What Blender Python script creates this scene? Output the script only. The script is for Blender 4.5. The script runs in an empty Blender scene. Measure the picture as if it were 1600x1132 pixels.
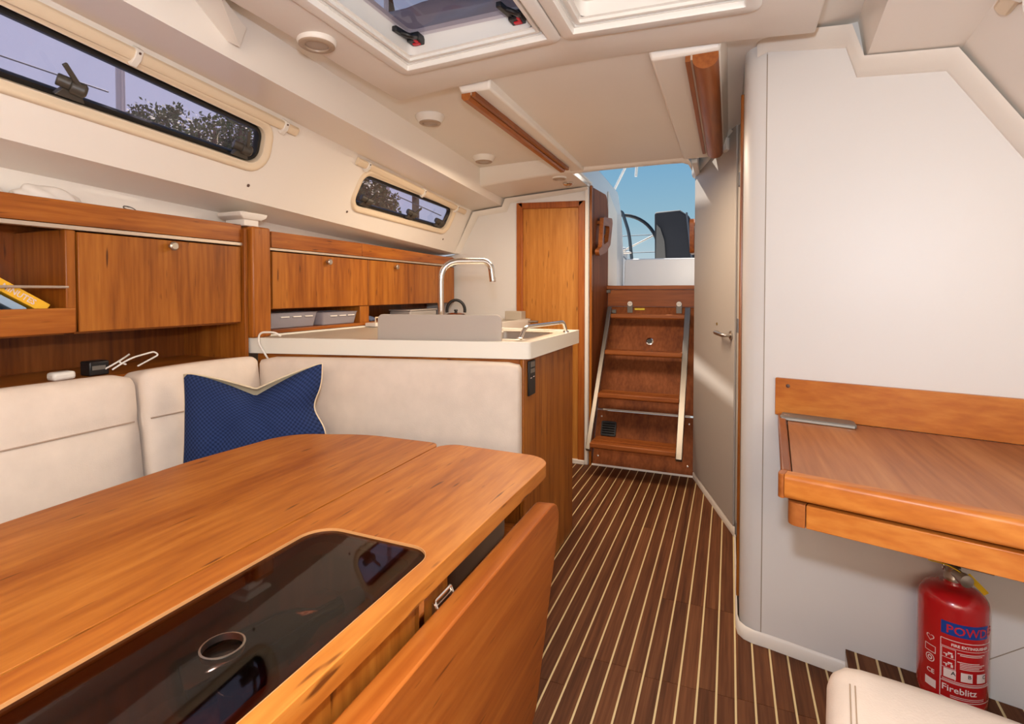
import bpy, bmesh, math, random
from mathutils import Vector, Matrix
random.seed(4)
V = Vector
sc = bpy.context.scene
col = sc.collection
R = math.radians

# ------------------------------------------------------------------ camera, sky, sun, lights, exposure
cd = bpy.data.cameras.new('camera')
cam = bpy.data.objects.new('camera', cd); col.objects.link(cam)
cd.sensor_fit = 'HORIZONTAL'; cd.sensor_width = 36.0
cd.lens = 822.0 / 1600 * 36
cd.shift_x = 0.0; cd.shift_y = -(566 - 476.6) / 1600
cd.clip_start = 0.02; cd.clip_end = 500
cam.location = (0, 0, 1.15)
cam.rotation_euler = (R(90 - 1.378), 0, R(22.5))
sc.camera = cam
sc.view_settings.view_transform = 'Standard'
sc.view_settings.look = 'None'
sc.view_settings.exposure = 0.27
sc.view_settings.gamma = 1.0
sc.view_settings.use_curve_mapping = False
sc.cycles.use_denoising = True
sc.cycles.caustics_reflective = False
sc.cycles.caustics_refractive = False
sc.cycles.max_bounces = 10
sc.cycles.transparent_max_bounces = 24
sc.cycles.sample_clamp_indirect = 6.0

w = bpy.data.worlds.new('sky'); sc.world = w; w.use_nodes = True
nt = w.node_tree; nt.nodes.clear()
wo = nt.nodes.new('ShaderNodeOutputWorld'); bg = nt.nodes.new('ShaderNodeBackground')
tc = nt.nodes.new('ShaderNodeTexCoord'); sep = nt.nodes.new('ShaderNodeSeparateXYZ'); rp = nt.nodes.new('ShaderNodeValToRGB')
nt.links.new(tc.outputs['Generated'], sep.inputs[0]); nt.links.new(sep.outputs['Z'], rp.inputs[0])
hz = nt.nodes.new('ShaderNodeMapRange'); hz.inputs[1].default_value = -0.30; hz.inputs[2].default_value = -0.62; hz.interpolation_type = 'SMOOTHSTEP'
hm = nt.nodes.new('ShaderNodeMix'); hm.data_type = 'RGBA'; hm.inputs[7].default_value = (0.56, 0.66, 0.86, 1)
nt.links.new(sep.outputs['X'], hz.inputs[0]); nt.links.new(hz.outputs[0], hm.inputs[0]); nt.links.new(rp.outputs[0], hm.inputs[6])
nt.links.new(hm.outputs[2], bg.inputs[0]); nt.links.new(bg.outputs[0], wo.inputs[0])
els = rp.color_ramp.elements
els[0].position = 0.0; els[0].color = (0.60, 0.66, 0.67, 1)
els[1].position = 1.0; els[1].color = (0.07, 0.20, 0.46, 1)
for p, c in ((0.04, (0.53, 0.64, 0.69, 1)), (0.13, (0.30, 0.50, 0.62, 1)), (0.24, (0.19, 0.41, 0.62, 1)), (0.45, (0.13, 0.32, 0.58, 1))):
    e = els.new(p); e.color = c
bg.inputs[1].default_value = 0.80

def light(name, kind, loc, energy, color=(1, 1, 1), **k):
    l = bpy.data.lights.new(name, kind); l.energy = energy; l.color = color
    o = bpy.data.objects.new(name, l); col.objects.link(o); o.location = loc
    for a, b in k.items():
        if a == 'look': o.rotation_euler = V(b).to_track_quat('-Z', 'Y').to_euler()
        else: setattr(l, a, b)
    return o
light('sun', 'SUN', (0, 0, 8), 12.0, (1.0, 0.94, 0.86), angle=R(0.25), look=(1.0, -1.2, -2.2))
light('camera_flash', 'POINT', (-0.02, 0.03, 1.33), 33, (0.92, 1.03, 1.18), shadow_soft_size=0.03)
light('saloon_fill', 'AREA', (0.25, -1.05, 1.5), 29, (1.0, 0.78, 0.58), shape='RECTANGLE', size=1.6, size_y=0.7, look=(-0.45, 1, 0.05))
light('overhead_fill', 'AREA', (-0.45, 0.25, 1.85), 2.5, (1.0, 0.90, 0.80), shape='RECTANGLE', size=1.3, size_y=0.8, look=(-0.05, 0.25, -1))  # added overhead fill lamp; not daylight through the hatches
light('galley_fill', 'AREA', (-0.72, 2.45, 1.79), 19, (1.0, 0.80, 0.60), shape='RECTANGLE', size=0.45, size_y=0.9, look=(-0.05, 0.01, -1))

# ------------------------------------------------------------------ materials
def lin(r, g, b):
    f = lambda c: (c / 255 / 12.92) if c <= 10 else ((c / 255 + 0.055) / 1.055) ** 2.4
    return (f(r), f(g), f(b), 1)
MATS = {}
def newmat(name):
    m = bpy.data.materials.new(name); m.use_nodes = True
    return m, m.node_tree, m.node_tree.nodes['Principled BSDF']
def plain(name, c, rough=0.5, metal=0.0, coat=0.0, mottle=0.0, mscale=6.0, bump=0.0, bscale=80.0, spec=0.5):
    m, t, b = newmat(name); MATS[name] = m
    b.inputs['Base Color'].default_value = c; b.inputs['Roughness'].default_value = rough
    b.inputs['Metallic'].default_value = metal; b.inputs['Coat Weight'].default_value = coat
    b.inputs['Specular IOR Level'].default_value = spec
    tcn = t.nodes.new('ShaderNodeTexCoord')
    if mottle:
        n = t.nodes.new('ShaderNodeTexNoise'); n.inputs['Scale'].default_value = mscale; n.inputs['Detail'].default_value = 4
        r = t.nodes.new('ShaderNodeValToRGB'); e = r.color_ramp.elements
        e[0].position = 0.3; e[1].position = 0.7
        e[0].color = tuple(x * (1 - mottle) for x in c[:3]) + (1,); e[1].color = tuple(min(1, x * (1 + mottle)) for x in c[:3]) + (1,)
        t.links.new(tcn.outputs['Object'], n.inputs['Vector']); t.links.new(n.outputs[0], r.inputs[0]); t.links.new(r.outputs[0], b.inputs['Base Color'])
    if bump:
        n2 = t.nodes.new('ShaderNodeTexNoise'); n2.inputs['Scale'].default_value = bscale; n2.inputs['Detail'].default_value = 3
        bp = t.nodes.new('ShaderNodeBump'); bp.inputs['Strength'].default_value = bump; bp.inputs['Distance'].default_value = 0.002
        t.links.new(tcn.outputs['Object'], n2.inputs['Vector']); t.links.new(n2.outputs[0], bp.inputs['Height']); t.links.new(bp.outputs[0], b.inputs['Normal'])
    return m
def wood(name, dark, mid, light_, axis='Y', spec=0.3, broad=7.0, fine=70.0, rough=0.38, coat=0.12, fleck=True, stretch=0.07, rot=0.0, contrast=1.0):
    m, t, b = newmat(name); MATS[name] = m
    L = t.links.new
    tcn = t.nodes.new('ShaderNodeTexCoord'); oi = t.nodes.new('ShaderNodeObjectInfo')
    mp = t.nodes.new('ShaderNodeMapping')
    s = {'X': (stretch, 1, 1), 'Y': (1, stretch, 1), 'Z': (1, 1, stretch)}[axis]
    mp.inputs['Scale'].default_value = s; mp.inputs['Rotation'].default_value = (0, 0, rot)
    mul = t.nodes.new('ShaderNodeMath'); mul.operation = 'MULTIPLY'; mul.inputs[1].default_value = 7.3
    L(oi.outputs['Random'], mul.inputs[0])
    add = t.nodes.new('ShaderNodeVectorMath'); add.operation = 'ADD'
    L(tcn.outputs['Object'], mp.inputs[0]); L(mp.outputs[0], add.inputs[0]); L(mul.outputs[0], add.inputs[1])
    n1 = t.nodes.new('ShaderNodeTexNoise'); n1.inputs['Scale'].default_value = broad; n1.inputs['Detail'].default_value = 3; n1.inputs['Distortion'].default_value = 0.6
    n2 = t.nodes.new('ShaderNodeTexNoise'); n2.inputs['Scale'].default_value = fine; n2.inputs['Detail'].default_value = 3
    L(add.outputs[0], n1.inputs['Vector']); L(add.outputs[0], n2.inputs['Vector'])
    mx = t.nodes.new('ShaderNodeMix'); mx.data_type = 'FLOAT'; mx.inputs[0].default_value = 0.42
    L(n1.outputs[0], mx.inputs[2]); L(n2.outputs[0], mx.inputs[3])
    r = t.nodes.new('ShaderNodeValToRGB'); e = r.color_ramp.elements
    h = 0.16 / contrast
    e[0].position = 0.5 - h; e[0].color = dark; e[1].position = 0.5 + h; e[1].color = light_
    k = e.new(0.5); k.color = mid
    L(mx.outputs[0], r.inputs[0])
    out = r.outputs[0]
    if fleck:
        mp2 = t.nodes.new('ShaderNodeMapping'); s2 = {'X': (0.12, 1, 1), 'Y': (1, 0.12, 1), 'Z': (1, 1, 0.12)}[axis]
        mp2.inputs['Scale'].default_value = s2; mp2.inputs['Rotation'].default_value = (0, 0, rot)
        L(tcn.outputs['Object'], mp2.inputs[0])
        ad2 = t.nodes.new('ShaderNodeVectorMath'); ad2.operation = 'ADD'; L(mp2.outputs[0], ad2.inputs[0]); L(mul.outputs[0], ad2.inputs[1])
        n3 = t.nodes.new('ShaderNodeTexNoise'); n3.inputs['Scale'].default_value = 75; n3.inputs['Detail'].default_value = 1
        L(ad2.outputs[0], n3.inputs['Vector'])
        r3 = t.nodes.new('ShaderNodeValToRGB'); r3.color_ramp.elements[0].position = 0.70; r3.color_ramp.elements[1].position = 0.80
        L(n3.outputs[0], r3.inputs[0])
        m2 = t.nodes.new('ShaderNodeMix'); m2.data_type = 'RGBA'
        L(r3.outputs[0], m2.inputs[0]); L(out, m2.inputs[6]); m2.inputs[7].default_value = tuple(x * 0.45 for x in dark[:3]) + (1,)
        out = m2.outputs[2]
    # a little difference from board to board
    hs = t.nodes.new('ShaderNodeHueSaturation')
    mr = t.nodes.new('ShaderNodeMapRange'); mr.inputs[3].default_value = 0.90; mr.inputs[4].default_value = 1.10
    L(oi.outputs['Random'], mr.inputs[0]); L(mr.outputs[0], hs.inputs['Value']); L(out, hs.inputs['Color'])
    L(hs.outputs[0], b.inputs['Base Color'])
    b.inputs['Specular IOR Level'].default_value = spec
    b.inputs['Roughness'].default_value = rough; b.inputs['Coat Weight'].default_value = coat; b.inputs['Coat Roughness'].default_value = 0.25
    return m
def glass(name, tint, gloss=0.06, rough=0.02, diffuse_mix=None):
    m = bpy.data.materials.new(name); m.use_nodes = True; MATS[name] = m
    t = m.node_tree; t.nodes.clear(); L = t.links.new
    o = t.nodes.new('ShaderNodeOutputMaterial'); mx = t.nodes.new('ShaderNodeMixShader')
    tr = t.nodes.new('ShaderNodeBsdfTransparent'); gl = t.nodes.new('ShaderNodeBsdfGlossy'); fr = t.nodes.new('ShaderNodeFresnel')
    tr.inputs[0].default_value = tint; gl.inputs['Roughness'].default_value = rough; fr.inputs[0].default_value = 1.0 + gloss * 8
    src = tr.outputs[0]
    if diffuse_mix:                                # a diffuse share mixed over the clear pane
        df = t.nodes.new('ShaderNodeBsdfDiffuse'); df.inputs[0].default_value = diffuse_mix[1]; m2 = t.nodes.new('ShaderNodeMixShader'); m2.inputs[0].default_value = diffuse_mix[0]
        L(tr.outputs[0], m2.inputs[1]); L(df.outputs[0], m2.inputs[2]); src = m2.outputs[0]
    ge = t.nodes.new('ShaderNodeNewGeometry'); iv = t.nodes.new('ShaderNodeMath'); iv.operation = 'SUBTRACT'; iv.inputs[0].default_value = 1.0
    ml = t.nodes.new('ShaderNodeMath'); ml.operation = 'MULTIPLY'
    L(ge.outputs['Backfacing'], iv.inputs[1]); L(fr.outputs[0], ml.inputs[0]); L(iv.outputs[0], ml.inputs[1])
    L(ml.outputs[0], mx.inputs[0]); L(src, mx.inputs[1]); L(gl.outputs[0], mx.inputs[2]); L(mx.outputs[0], o.inputs[0])
    return m

gel = plain('gelcoat_cream', lin(238, 230, 219), 0.35, coat=0.15)
ceilm = plain('headliner_cream', lin(228, 221, 211), 0.5, mottle=0.015, mscale=3)
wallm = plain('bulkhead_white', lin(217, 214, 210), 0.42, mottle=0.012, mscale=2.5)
trimw = plain('moulding_white', lin(230, 223, 212), 0.42)
hatchw = plain('hatch_white', lin(232, 228, 220), 0.3, coat=0.2)
cockw = plain('cockpit_gelcoat', lin(214, 212, 210), 0.3, coat=0.3)
worktopw = plain('worktop_white', lin(236, 231, 218), 0.25, coat=0.2)
laminate = plain('laminate_grey', lin(176, 165, 148), 0.45)
boardm = plain('board_warm_grey', lin(178, 166, 154), 0.5)
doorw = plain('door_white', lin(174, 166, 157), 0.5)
cherV = wood('cherry_vertical', lin(126, 66, 17), lin(160, 92, 29), lin(182, 113, 41), 'Z', contrast=1.15)
cherY = wood('cherry_along', lin(124, 62, 17), lin(160, 89, 28), lin(184, 113, 40), 'Y', contrast=1.15)
cherX = wood('cherry_across', lin(122, 61, 17), lin(158, 87, 27), lin(182, 110, 39), 'X', contrast=1.15)
framV = wood('door_frame_cherry', lin(122, 60, 20), lin(148, 78, 28), lin(168, 96, 38), 'Z')
doorV = wood('cherry_door', lin(146, 88, 32), lin(172, 110, 45), lin(190, 129, 60), 'Z', broad=5)
tabY = wood('table_cherry', lin(144, 74, 20), lin(168, 96, 31), lin(188, 117, 46), 'Y', broad=6, stretch=0.10, rough=0.42, coat=0.08, contrast=1.1)
edgeY = wood('table_edge', lin(156, 76, 22), lin(178, 95, 31), lin(196, 115, 44), 'Y', broad=8, rough=0.42, coat=0.08)
dskX = wood('desk_cherry', lin(136, 78, 38), lin(162, 101, 57), lin(180, 121, 74), 'Y', broad=9, rot=R(38), stretch=0.06, coat=0.1, fleck=False)
dskE = wood('desk_edge', lin(158, 85, 28), lin(178, 104, 39), lin(194, 124, 54), 'X', broad=8, coat=0.1, fleck=False)
mahoZ = wood('mahogany', lin(100, 50, 21), lin(124, 66, 29), lin(142, 81, 41), 'Z', broad=8, rough=0.55, coat=0.0, spec=0.15, fleck=False)
mahoX = wood('mahogany_across', lin(122, 64, 26), lin(148, 82, 36), lin(166, 98, 48), 'X', broad=8, rough=0.45, coat=0.05, fleck=False)
railW = wood('rail_wood', lin(124, 64, 26), lin(150, 84, 36), lin(168, 100, 48), 'Y', broad=10, rough=0.4, coat=0.1, fleck=False)
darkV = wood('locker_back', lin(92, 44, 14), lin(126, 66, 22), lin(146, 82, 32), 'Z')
teak = wood('teak', lin(68, 37, 18), lin(94, 54, 29), lin(114, 71, 42), 'Y', broad=26, fine=150, stretch=0.03, rough=0.6, coat=0.0, spec=0.2, fleck=False)
holly = plain('holly', lin(214, 192, 140), 0.5)
sueded = plain('suede_beige', lin(222, 206, 190), 0.9, mottle=0.05, mscale=14, bump=0.25, bscale=260, spec=0.2)
seamm = plain('seam_brown', lin(172, 148, 128), 0.9)
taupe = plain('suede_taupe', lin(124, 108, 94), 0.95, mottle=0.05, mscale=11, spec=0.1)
cream_f = plain('cream_fabric', lin(224, 206, 174), 0.95, bump=0.3, bscale=300, spec=0.2)
chrome = plain('chrome', lin(222, 218, 212), 0.08, metal=1)
steel = plain('brushed_steel', lin(178, 170, 160), 0.3, metal=1)
ladm = plain('ladder_steel', lin(128, 121, 112), 0.35, metal=0.85)
satin = plain('satin_nickel', lin(186, 178, 168), 0.35, metal=1)
alu = plain('aluminium_strip', lin(206, 190, 172), 0.4, metal=0.6)
black = plain('black_plastic', lin(26, 25, 26), 0.4)
rubber = plain('black_gasket', lin(14, 13, 13), 0.5)
handleg = plain('handle_grey', lin(66, 60, 52), 0.45)
whitep = plain('white_plastic', lin(236, 230, 220), 0.4)
creamp = plain('cream_plastic', lin(228, 208, 178), 0.45)
greyp = plain('grey_plastic', lin(112, 106, 98), 0.4)
lens = plain('frosted_lens', lin(170, 156, 142), 0.4)
lensr = plain('lamp_bezel_grey', lin(168, 146, 124), 0.4)
redm = plain('extinguisher_red', lin(176, 22, 26), 0.25, coat=0.5)
bluem = plain('label_blue', lin(20, 60, 140), 0.4)
redtxt = plain('label_red', lin(196, 30, 40), 0.4)
labelw = plain('label_white', lin(225, 205, 200), 0.5)
labelk = plain('label_black', lin(30, 20, 20), 0.5)
yellow = plain('yellow_plastic', lin(226, 190, 30), 0.4)
ylabel = plain('yellow_sticker', lin(222, 196, 40), 0.5)
redp = plain('red_plastic', lin(206, 30, 44), 0.35)
canvk = plain('black_canvas', lin(40, 40, 44), 0.8, mottle=0.1, mscale=4)
canvg = plain('grey_canvas', lin(176, 160, 160), 0.9, mottle=0.12, mscale=6)
canvb = plain('navy_canvas', lin(52, 66, 112), 0.9)
ropem = plain('wire_grey', lin(70, 78, 86), 0.5)
mastm = plain('mast_alloy', lin(206, 190, 190), 0.4)
bark = plain('bark', lin(84, 66, 52), 0.9, mottle=0.2)
leafm = plain('leaf_green', lin(66, 84, 44), 0.7, mottle=0.45, mscale=1.5)
clothw = plain('white_cloth', lin(226, 218, 208), 0.9, mottle=0.06, mscale=14)
bookY = plain('book_yellow', lin(240, 184, 40), 0.5)
bookW = plain('book_white_blue', lin(150, 176, 200), 0.5)
bookK = plain('book_dark', lin(44, 30, 36), 0.5)
paperm = plain('book_pages', lin(226, 220, 206), 0.8)
brownp = plain('brown_ring', lin(88, 60, 48), 0.5)
redglass = glass('red_glass', (0.75, 0.05, 0.10, 1), 0.08)
bluegrey = plain('blue_grey_cloth', lin(92, 104, 132), 0.8)
winglass = glass('tinted_window', (0.92, 0.85, 0.90, 1), 0.05, diffuse_mix=(0.07, lin(190, 180, 190)))
hatchglass = glass('smoked_hatch', (0.80, 0.74, 0.76, 1), 0.05)
tabglass = glass('bronze_acrylic', (0.50, 0.36, 0.30, 1), 0.05, 0.03)
clearglass = glass('clear_glass', (0.92, 0.92, 0.93, 1), 0.06)
boxplast = glass('clear_box_plastic', (0.86, 0.84, 0.86, 1), 0.05, 0.2, diffuse_mix=(0.30, lin(225, 220, 225)))
def weave():
    m, t, b = newmat('navy_weave'); L = t.links.new
    tcn = t.nodes.new('ShaderNodeTexCoord')
    ck = t.nodes.new('ShaderNodeTexChecker'); ck.inputs['Scale'].default_value = 62
    ck.inputs['Color1'].default_value = lin(46, 62, 104); ck.inputs['Color2'].default_value = lin(32, 44, 78)
    L(tcn.outputs['UV'], ck.inputs['Vector']); L(ck.outputs['Color'], b.inputs['Base Color'])
    bp = t.nodes.new('ShaderNodeBump'); bp.inputs['Strength'].default_value = 0.6; bp.inputs['Distance'].default_value = 0.002
    L(ck.outputs['Fac'], bp.inputs['Height']); L(bp.outputs[0], b.inputs['Normal'])
    b.inputs['Roughness'].default_value = 0.95; b.inputs['Specular IOR Level'].default_value = 0.15
    return m
navy = weave()

# ------------------------------------------------------------------ mesh helpers
ROOTLOC = {}
def tag(o, label=None, cat=None, group=None, kind=None):
    if label: o['label'] = label
    if cat: o['category'] = cat
    if group: o['group'] = group
    if kind: o['kind'] = kind
    return o
def empty(name, loc, label=None, cat=None, group=None, kind=None):
    o = bpy.data.objects.new(name, None); col.objects.link(o); o.location = loc
    o.empty_display_size = 0.05
    ROOTLOC[o.name] = V(loc)
    return tag(o, label, cat, group, kind)
def rootloc(o):
    while o.parent is not None: o = o.parent
    return ROOTLOC[o.name]
class MB:
    def __init__(s): s.v = []; s.f = []; s.uv = None
    def add(s, vs, fs):
        n = len(s.v); s.v += [V(p) for p in vs]; s.f += [[i + n for i in f] for f in fs]; return s
    def box(s, x0, x1, y0, y1, z0, z1):
        return s.add([(x, y, z) for z in (z0, z1) for y in (y0, y1) for x in (x0, x1)],
                     [(0, 2, 3, 1), (4, 5, 7, 6), (0, 1, 5, 4), (2, 6, 7, 3), (0, 4, 6, 2), (1, 3, 7, 5)])
    def obox(s, o, a, b, c):            # corner + three edge vectors
        o, a, b, c = V(o), V(a), V(b), V(c)
        if a.cross(b).dot(c) < 0: a, b = b, a
        return s.add([o, o + a, o + b, o + a + b, o + c, o + a + c, o + b + c, o + a + b + c],
                     [(0, 2, 3, 1), (4, 5, 7, 6), (0, 1, 5, 4), (2, 6, 7, 3), (0, 4, 6, 2), (1, 3, 7, 5)])
    def prism(s, poly, vec):            # planar polygon pushed along vec
        poly = [V(p) for p in poly]; vec = V(vec); n = len(poly)
        nrm = V((0, 0, 0))
        for i in range(n): nrm += poly[i].cross(poly[(i + 1) % n])
        if nrm.dot(vec) > 0: poly = poly[::-1]
        return s.add(poly + [p + vec for p in poly],
                     [list(range(n)), list(range(2 * n - 1, n - 1, -1))] + [[i, i + n, (i + 1) % n + n, (i + 1) % n] for i in range(n)])
    def tube(s, path, r, seg=10, closed=False):
        path = [V(p) for p in path]; n = len(path); rs = r if isinstance(r, (list, tuple)) else [r] * n
        up = None; rings = []
        for i in range(n):
            if closed: t = (path[(i + 1) % n] - path[i - 1]).normalized()
            else: t = (path[min(i + 1, n - 1)] - path[max(i - 1, 0)]).normalized()
            if up is None:
                up = V((0, 0, 1)) if abs(t.z) < 0.9 else V((1, 0, 0))
            a = (up - t * up.dot(t)).normalized(); b = t.cross(a); up = a
            rings.append([path[i] + (a * math.cos(2 * math.pi * k / seg) + b * math.sin(2 * math.pi * k / seg)) * rs[i] for k in range(seg)])
        vs = [p for q in rings for p in q]; fs = []
        for i in range(n if closed else n - 1):
            j = (i + 1) % n
            for k in range(seg): fs.append((i * seg + k, i * seg + (k + 1) % seg, j * seg + (k + 1) % seg, j * seg + k))
        if not closed: fs += [list(range(seg))[::-1], [(n - 1) * seg + k for k in range(seg)]]
        return s.add(vs, fs)
    def lathe(s, prof, c, axis=(0, 0, 1), seg=24, ref=None):
        ax = V(axis).normalized(); ref = V(ref) if ref else (V((1, 0, 0)) if abs(ax.x) < 0.9 else V((0, 1, 0)))
        a = (ref - ax * ref.dot(ax)).normalized(); b = ax.cross(a); c = V(c)
        vs = []; fs = []
        for (r, h) in prof:
            for k in range(seg):
                t = 2 * math.pi * k / seg
                vs.append(c + ax * h + (a * math.cos(t) + b * math.sin(t)) * max(r, 1e-5))
        for i in range(len(prof) - 1):
            for k in range(seg): fs.append((i * seg + k, i * seg + (k + 1) % seg, (i + 1) * seg + (k + 1) % seg, (i + 1) * seg + k))
        fs += [list(range(seg))[::-1], [(len(prof) - 1) * seg + k for k in range(seg)]]
        return s.add(vs, fs)
    def grid(s, rows):                  # rows of points
        n = len(rows[0]); vs = [p for q in rows for p in q]
        return s.add(vs, [(i * n + k, i * n + k + 1, (i + 1) * n + k + 1, (i + 1) * n + k) for i in range(len(rows) - 1) for k in range(n - 1)])
    def loops(s, ls, cap0=False, cap1=False):   # closed loops of equal length bridged
        n = len(ls[0]); vs = [p for q in ls for p in q]
        fs = [(i * n + k, i * n + (k + 1) % n, (i + 1) * n + (k + 1) % n, (i + 1) * n + k) for i in range(len(ls) - 1) for k in range(n)]
        if cap0: fs.append(list(range(n))[::-1])
        if cap1: fs.append([(len(ls) - 1) * n + k for k in range(n)])
        return s.add(vs, fs)
    def holed(s, outer, holes):         # flat polygon with holes
        bm = bmesh.new(); es = []
        for lp in [outer] + holes:
            vv = [bm.verts.new(V(p)) for p in lp]
            for i in range(len(vv)): es.append(bm.edges.new((vv[i], vv[(i + 1) % len(vv)])))
        bmesh.ops.triangle_fill(bm, use_beauty=True, use_dissolve=False, edges=es)
        bm.verts.index_update()
        s.add([q.co.copy() for q in bm.verts], [[q.index for q in f.verts] for f in bm.faces]); bm.free()
        return s
    def build(s, name, mat, parent=None, bevel=0.0, seg=2, angle=35, solid=0.0, off=0.0, fixn=True, sub=0):
        pts = s.v
        if parent is not None: o0 = rootloc(parent)
        else:
            xs = [p.x for p in pts]; ys = [p.y for p in pts]; zs = [p.z for p in pts]
            o0 = V(((min(xs) + max(xs)) / 2, (min(ys) + max(ys)) / 2, min(zs)))
        me = bpy.data.meshes.new(name); me.from_pydata([p - o0 for p in pts], [], s.f)
        if fixn:
            bm = bmesh.new(); bm.from_mesh(me); bmesh.ops.recalc_face_normals(bm, faces=bm.faces); bm.to_mesh(me); bm.free()
        if s.uv:
            uvl = me.uv_layers.new(name='UVMap')
            for lp in me.loops: uvl.data[lp.index].uv = s.uv[lp.vertex_index]
        me.polygons.foreach_set('use_smooth', [True] * len(me.polygons))
        me.set_sharp_from_angle(angle=R(angle))
        me.materials.append(mat)
        o = bpy.data.objects.new(name, me); col.objects.link(o)
        if parent is not None: o.parent = parent
        else: o.location = o0; ROOTLOC[o.name] = o0
        if solid:
            k = o.modifiers.new('solid', 'SOLIDIFY'); k.thickness = solid; k.offset = off
        if bevel:
            k = o.modifiers.new('bevel', 'BEVEL'); k.width = bevel; k.segments = seg; k.limit_method = 'ANGLE'; k.angle_limit = R(40)
        if sub:
            k = o.modifiers.new('sub', 'SUBSURF'); k.levels = sub; k.render_levels = sub
        return o
def rpoly(pts, seg=6):                  # (x, y, radius) corners -> rounded 2D outline
    out = []; n = len(pts)
    for i in range(n):
        p = V(pts[i][:2]); r = pts[i][2] if len(pts[i]) > 2 else 0
        a = V(pts[i - 1][:2]) - p; b = V(pts[(i + 1) % n][:2]) - p
        if r <= 0: out.append(p); continue
        la, lb = a.length, b.length; a.normalize(); b.normalize()
        ang = a.angle(b); d = min(r / math.tan(ang / 2), la * 0.49, lb * 0.49); r2 = d * math.tan(ang / 2)
        c = p + (a + b).normalized() * (r2 / math.sin(ang / 2))
        p0 = p + a * d - c; p1 = p + b * d - c
        t0 = math.atan2(p0.y, p0.x); t1 = math.atan2(p1.y, p1.x); dt = (t1 - t0 + math.pi) % (2 * math.pi) - math.pi
        for k in range(seg + 1):
            t = t0 + dt * k / seg; out.append(c + V((math.cos(t), math.sin(t))) * r2)
    return out
def arc3(c, a, b, t0, t1, n):           # points c + a cos t + b sin t
    return [V(c) + V(a) * math.cos(t0 + (t1 - t0) * k / n) + V(b) * math.sin(t0 + (t1 - t0) * k / n) for k in range(n + 1)]
def bend(pts, r, n=5):                  # polyline with rounded corners
    pts = [V(p) for p in pts]; out = [pts[0]]
    for i in range(1, len(pts) - 1):
        p = pts[i]; a = (pts[i - 1] - p); b = (pts[i + 1] - p); d = min(r, a.length * 0.48, b.length * 0.48)
        a.normalize(); b.normalize(); p0 = p + a * d; p1 = p + b * d
        for k in range(n + 1):
            t = k / n; out.append(p0 * (1 - t) ** 2 + p * 2 * t * (1 - t) + p1 * t * t)
    return out + [pts[-1]]
def cushion(size, r, puff=(0, 0, 0), n=14, groove=None, fn=None):   # soft rounded block, local axes, centre at origin
    bm = bmesh.new(); bmesh.ops.create_cube(bm, size=2.0)
    bmesh.ops.subdivide_edges(bm, edges=bm.edges, cuts=n, use_grid_fill=True)
    hx, hy, hz = [q / 2 for q in size]; out = MB()
    bm.verts.index_update()
    for v in bm.verts:
        u, vv, ww = v.co
        p = V((u * hx, vv * hy, ww * hz))
        q = V((max(-hx + r, min(hx - r, p.x)), max(-hy + r, min(hy - r, p.y)), max(-hz + r, min(hz - r, p.z))))
        d = p - q
        if d.length > 1e-9: p = q + d.normalized() * r
        p.x += math.copysign(puff[0] * (1 - vv * vv) * (1 - ww * ww), u) if abs(u) > .98 else 0
        p.y += math.copysign(puff[1] * (1 - u * u) * (1 - ww * ww), vv) if abs(vv) > .98 else 0
        p.z += math.copysign(puff[2] * (1 - u * u) * (1 - vv * vv), ww) if abs(ww) > .98 else 0
        if groove:
            ax, pos, depth, wd, face = groove          # dent along a line at z=pos on the face -y
            if vv < -0.6: p.y += depth * math.exp(-((p.z - pos) / wd) ** 2)
        if fn: p = fn(p, u, vv, ww)
        out.v.append(p)
    out.f = [[q.index for q in f.verts] for f in bm.faces]; bm.free()
    return out
def xform(mb, M):
    mb.v = [M @ p for p in mb.v]; return mb
def frame(o, x, y, z):
    x, y, z = V(x).normalized(), V(y).normalized(), V(z).normalized()
    M = Matrix.Identity(4)
    for i in range(3): M[i][0], M[i][1], M[i][2], M[i][3] = x[i], y[i], z[i], V(o)[i]
    return M
def text_mb(txt, size, align='LEFT', bold=0.0):
    cu = bpy.data.curves.new('lettering', 'FONT'); cu.body = txt; cu.size = size; cu.align_x = align; cu.offset = bold; cu.resolution_u = 2
    o = bpy.data.objects.new('lettering_tmp', cu); col.objects.link(o); bpy.context.view_layer.update()
    me = bpy.data.meshes.new_from_object(o.evaluated_get(bpy.context.evaluated_depsgraph_get()))
    mb = MB(); mb.v = [V(v.co) for v in me.vertices]; mb.f = [list(p.vertices) for p in me.polygons]
    bpy.data.objects.remove(o); bpy.data.meshes.remove(me); bpy.data.curves.remove(cu)
    return mb
def S(o): return tag(o, kind='structure')
def lerp(a, b, t): return a + (b - a) * t

# ------------------------------------------------------------------ floor: teak planks with holly strips
YF = -1.25                              # forward end of the room
fl = S(MB().box(-2.3, 1.25, YF, 3.62, -0.05, -0.012).build('floor', plain('floor_bed', lin(40, 28, 20), 0.7)))
X0 = -0.4335; PIT = 0.0510
st = MB()
for k in range(-14, 26):
    xa = X0 + PIT * k
    cuts = [YF, 1.60 - 0.02 * random.random() if k > -3 else 1.455, 2.018 if k > 3 else 2.6, 3.60]
    if k < 0: cuts = [YF, 1.455, 3.60]
    for a, b in zip(cuts[:-1], cuts[1:]):
        MB().box(xa + 0.0028, xa + PIT - 0.0028, a + 0.0009, b - 0.0009, -0.012, 0.0).build('plank', teak, fl)
    st.box(xa - 0.0028, xa + 0.0028, YF, 3.60, -0.012, -0.0004)
tag(st.build('holly_strip', holly, fl), kind='stuff')

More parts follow.
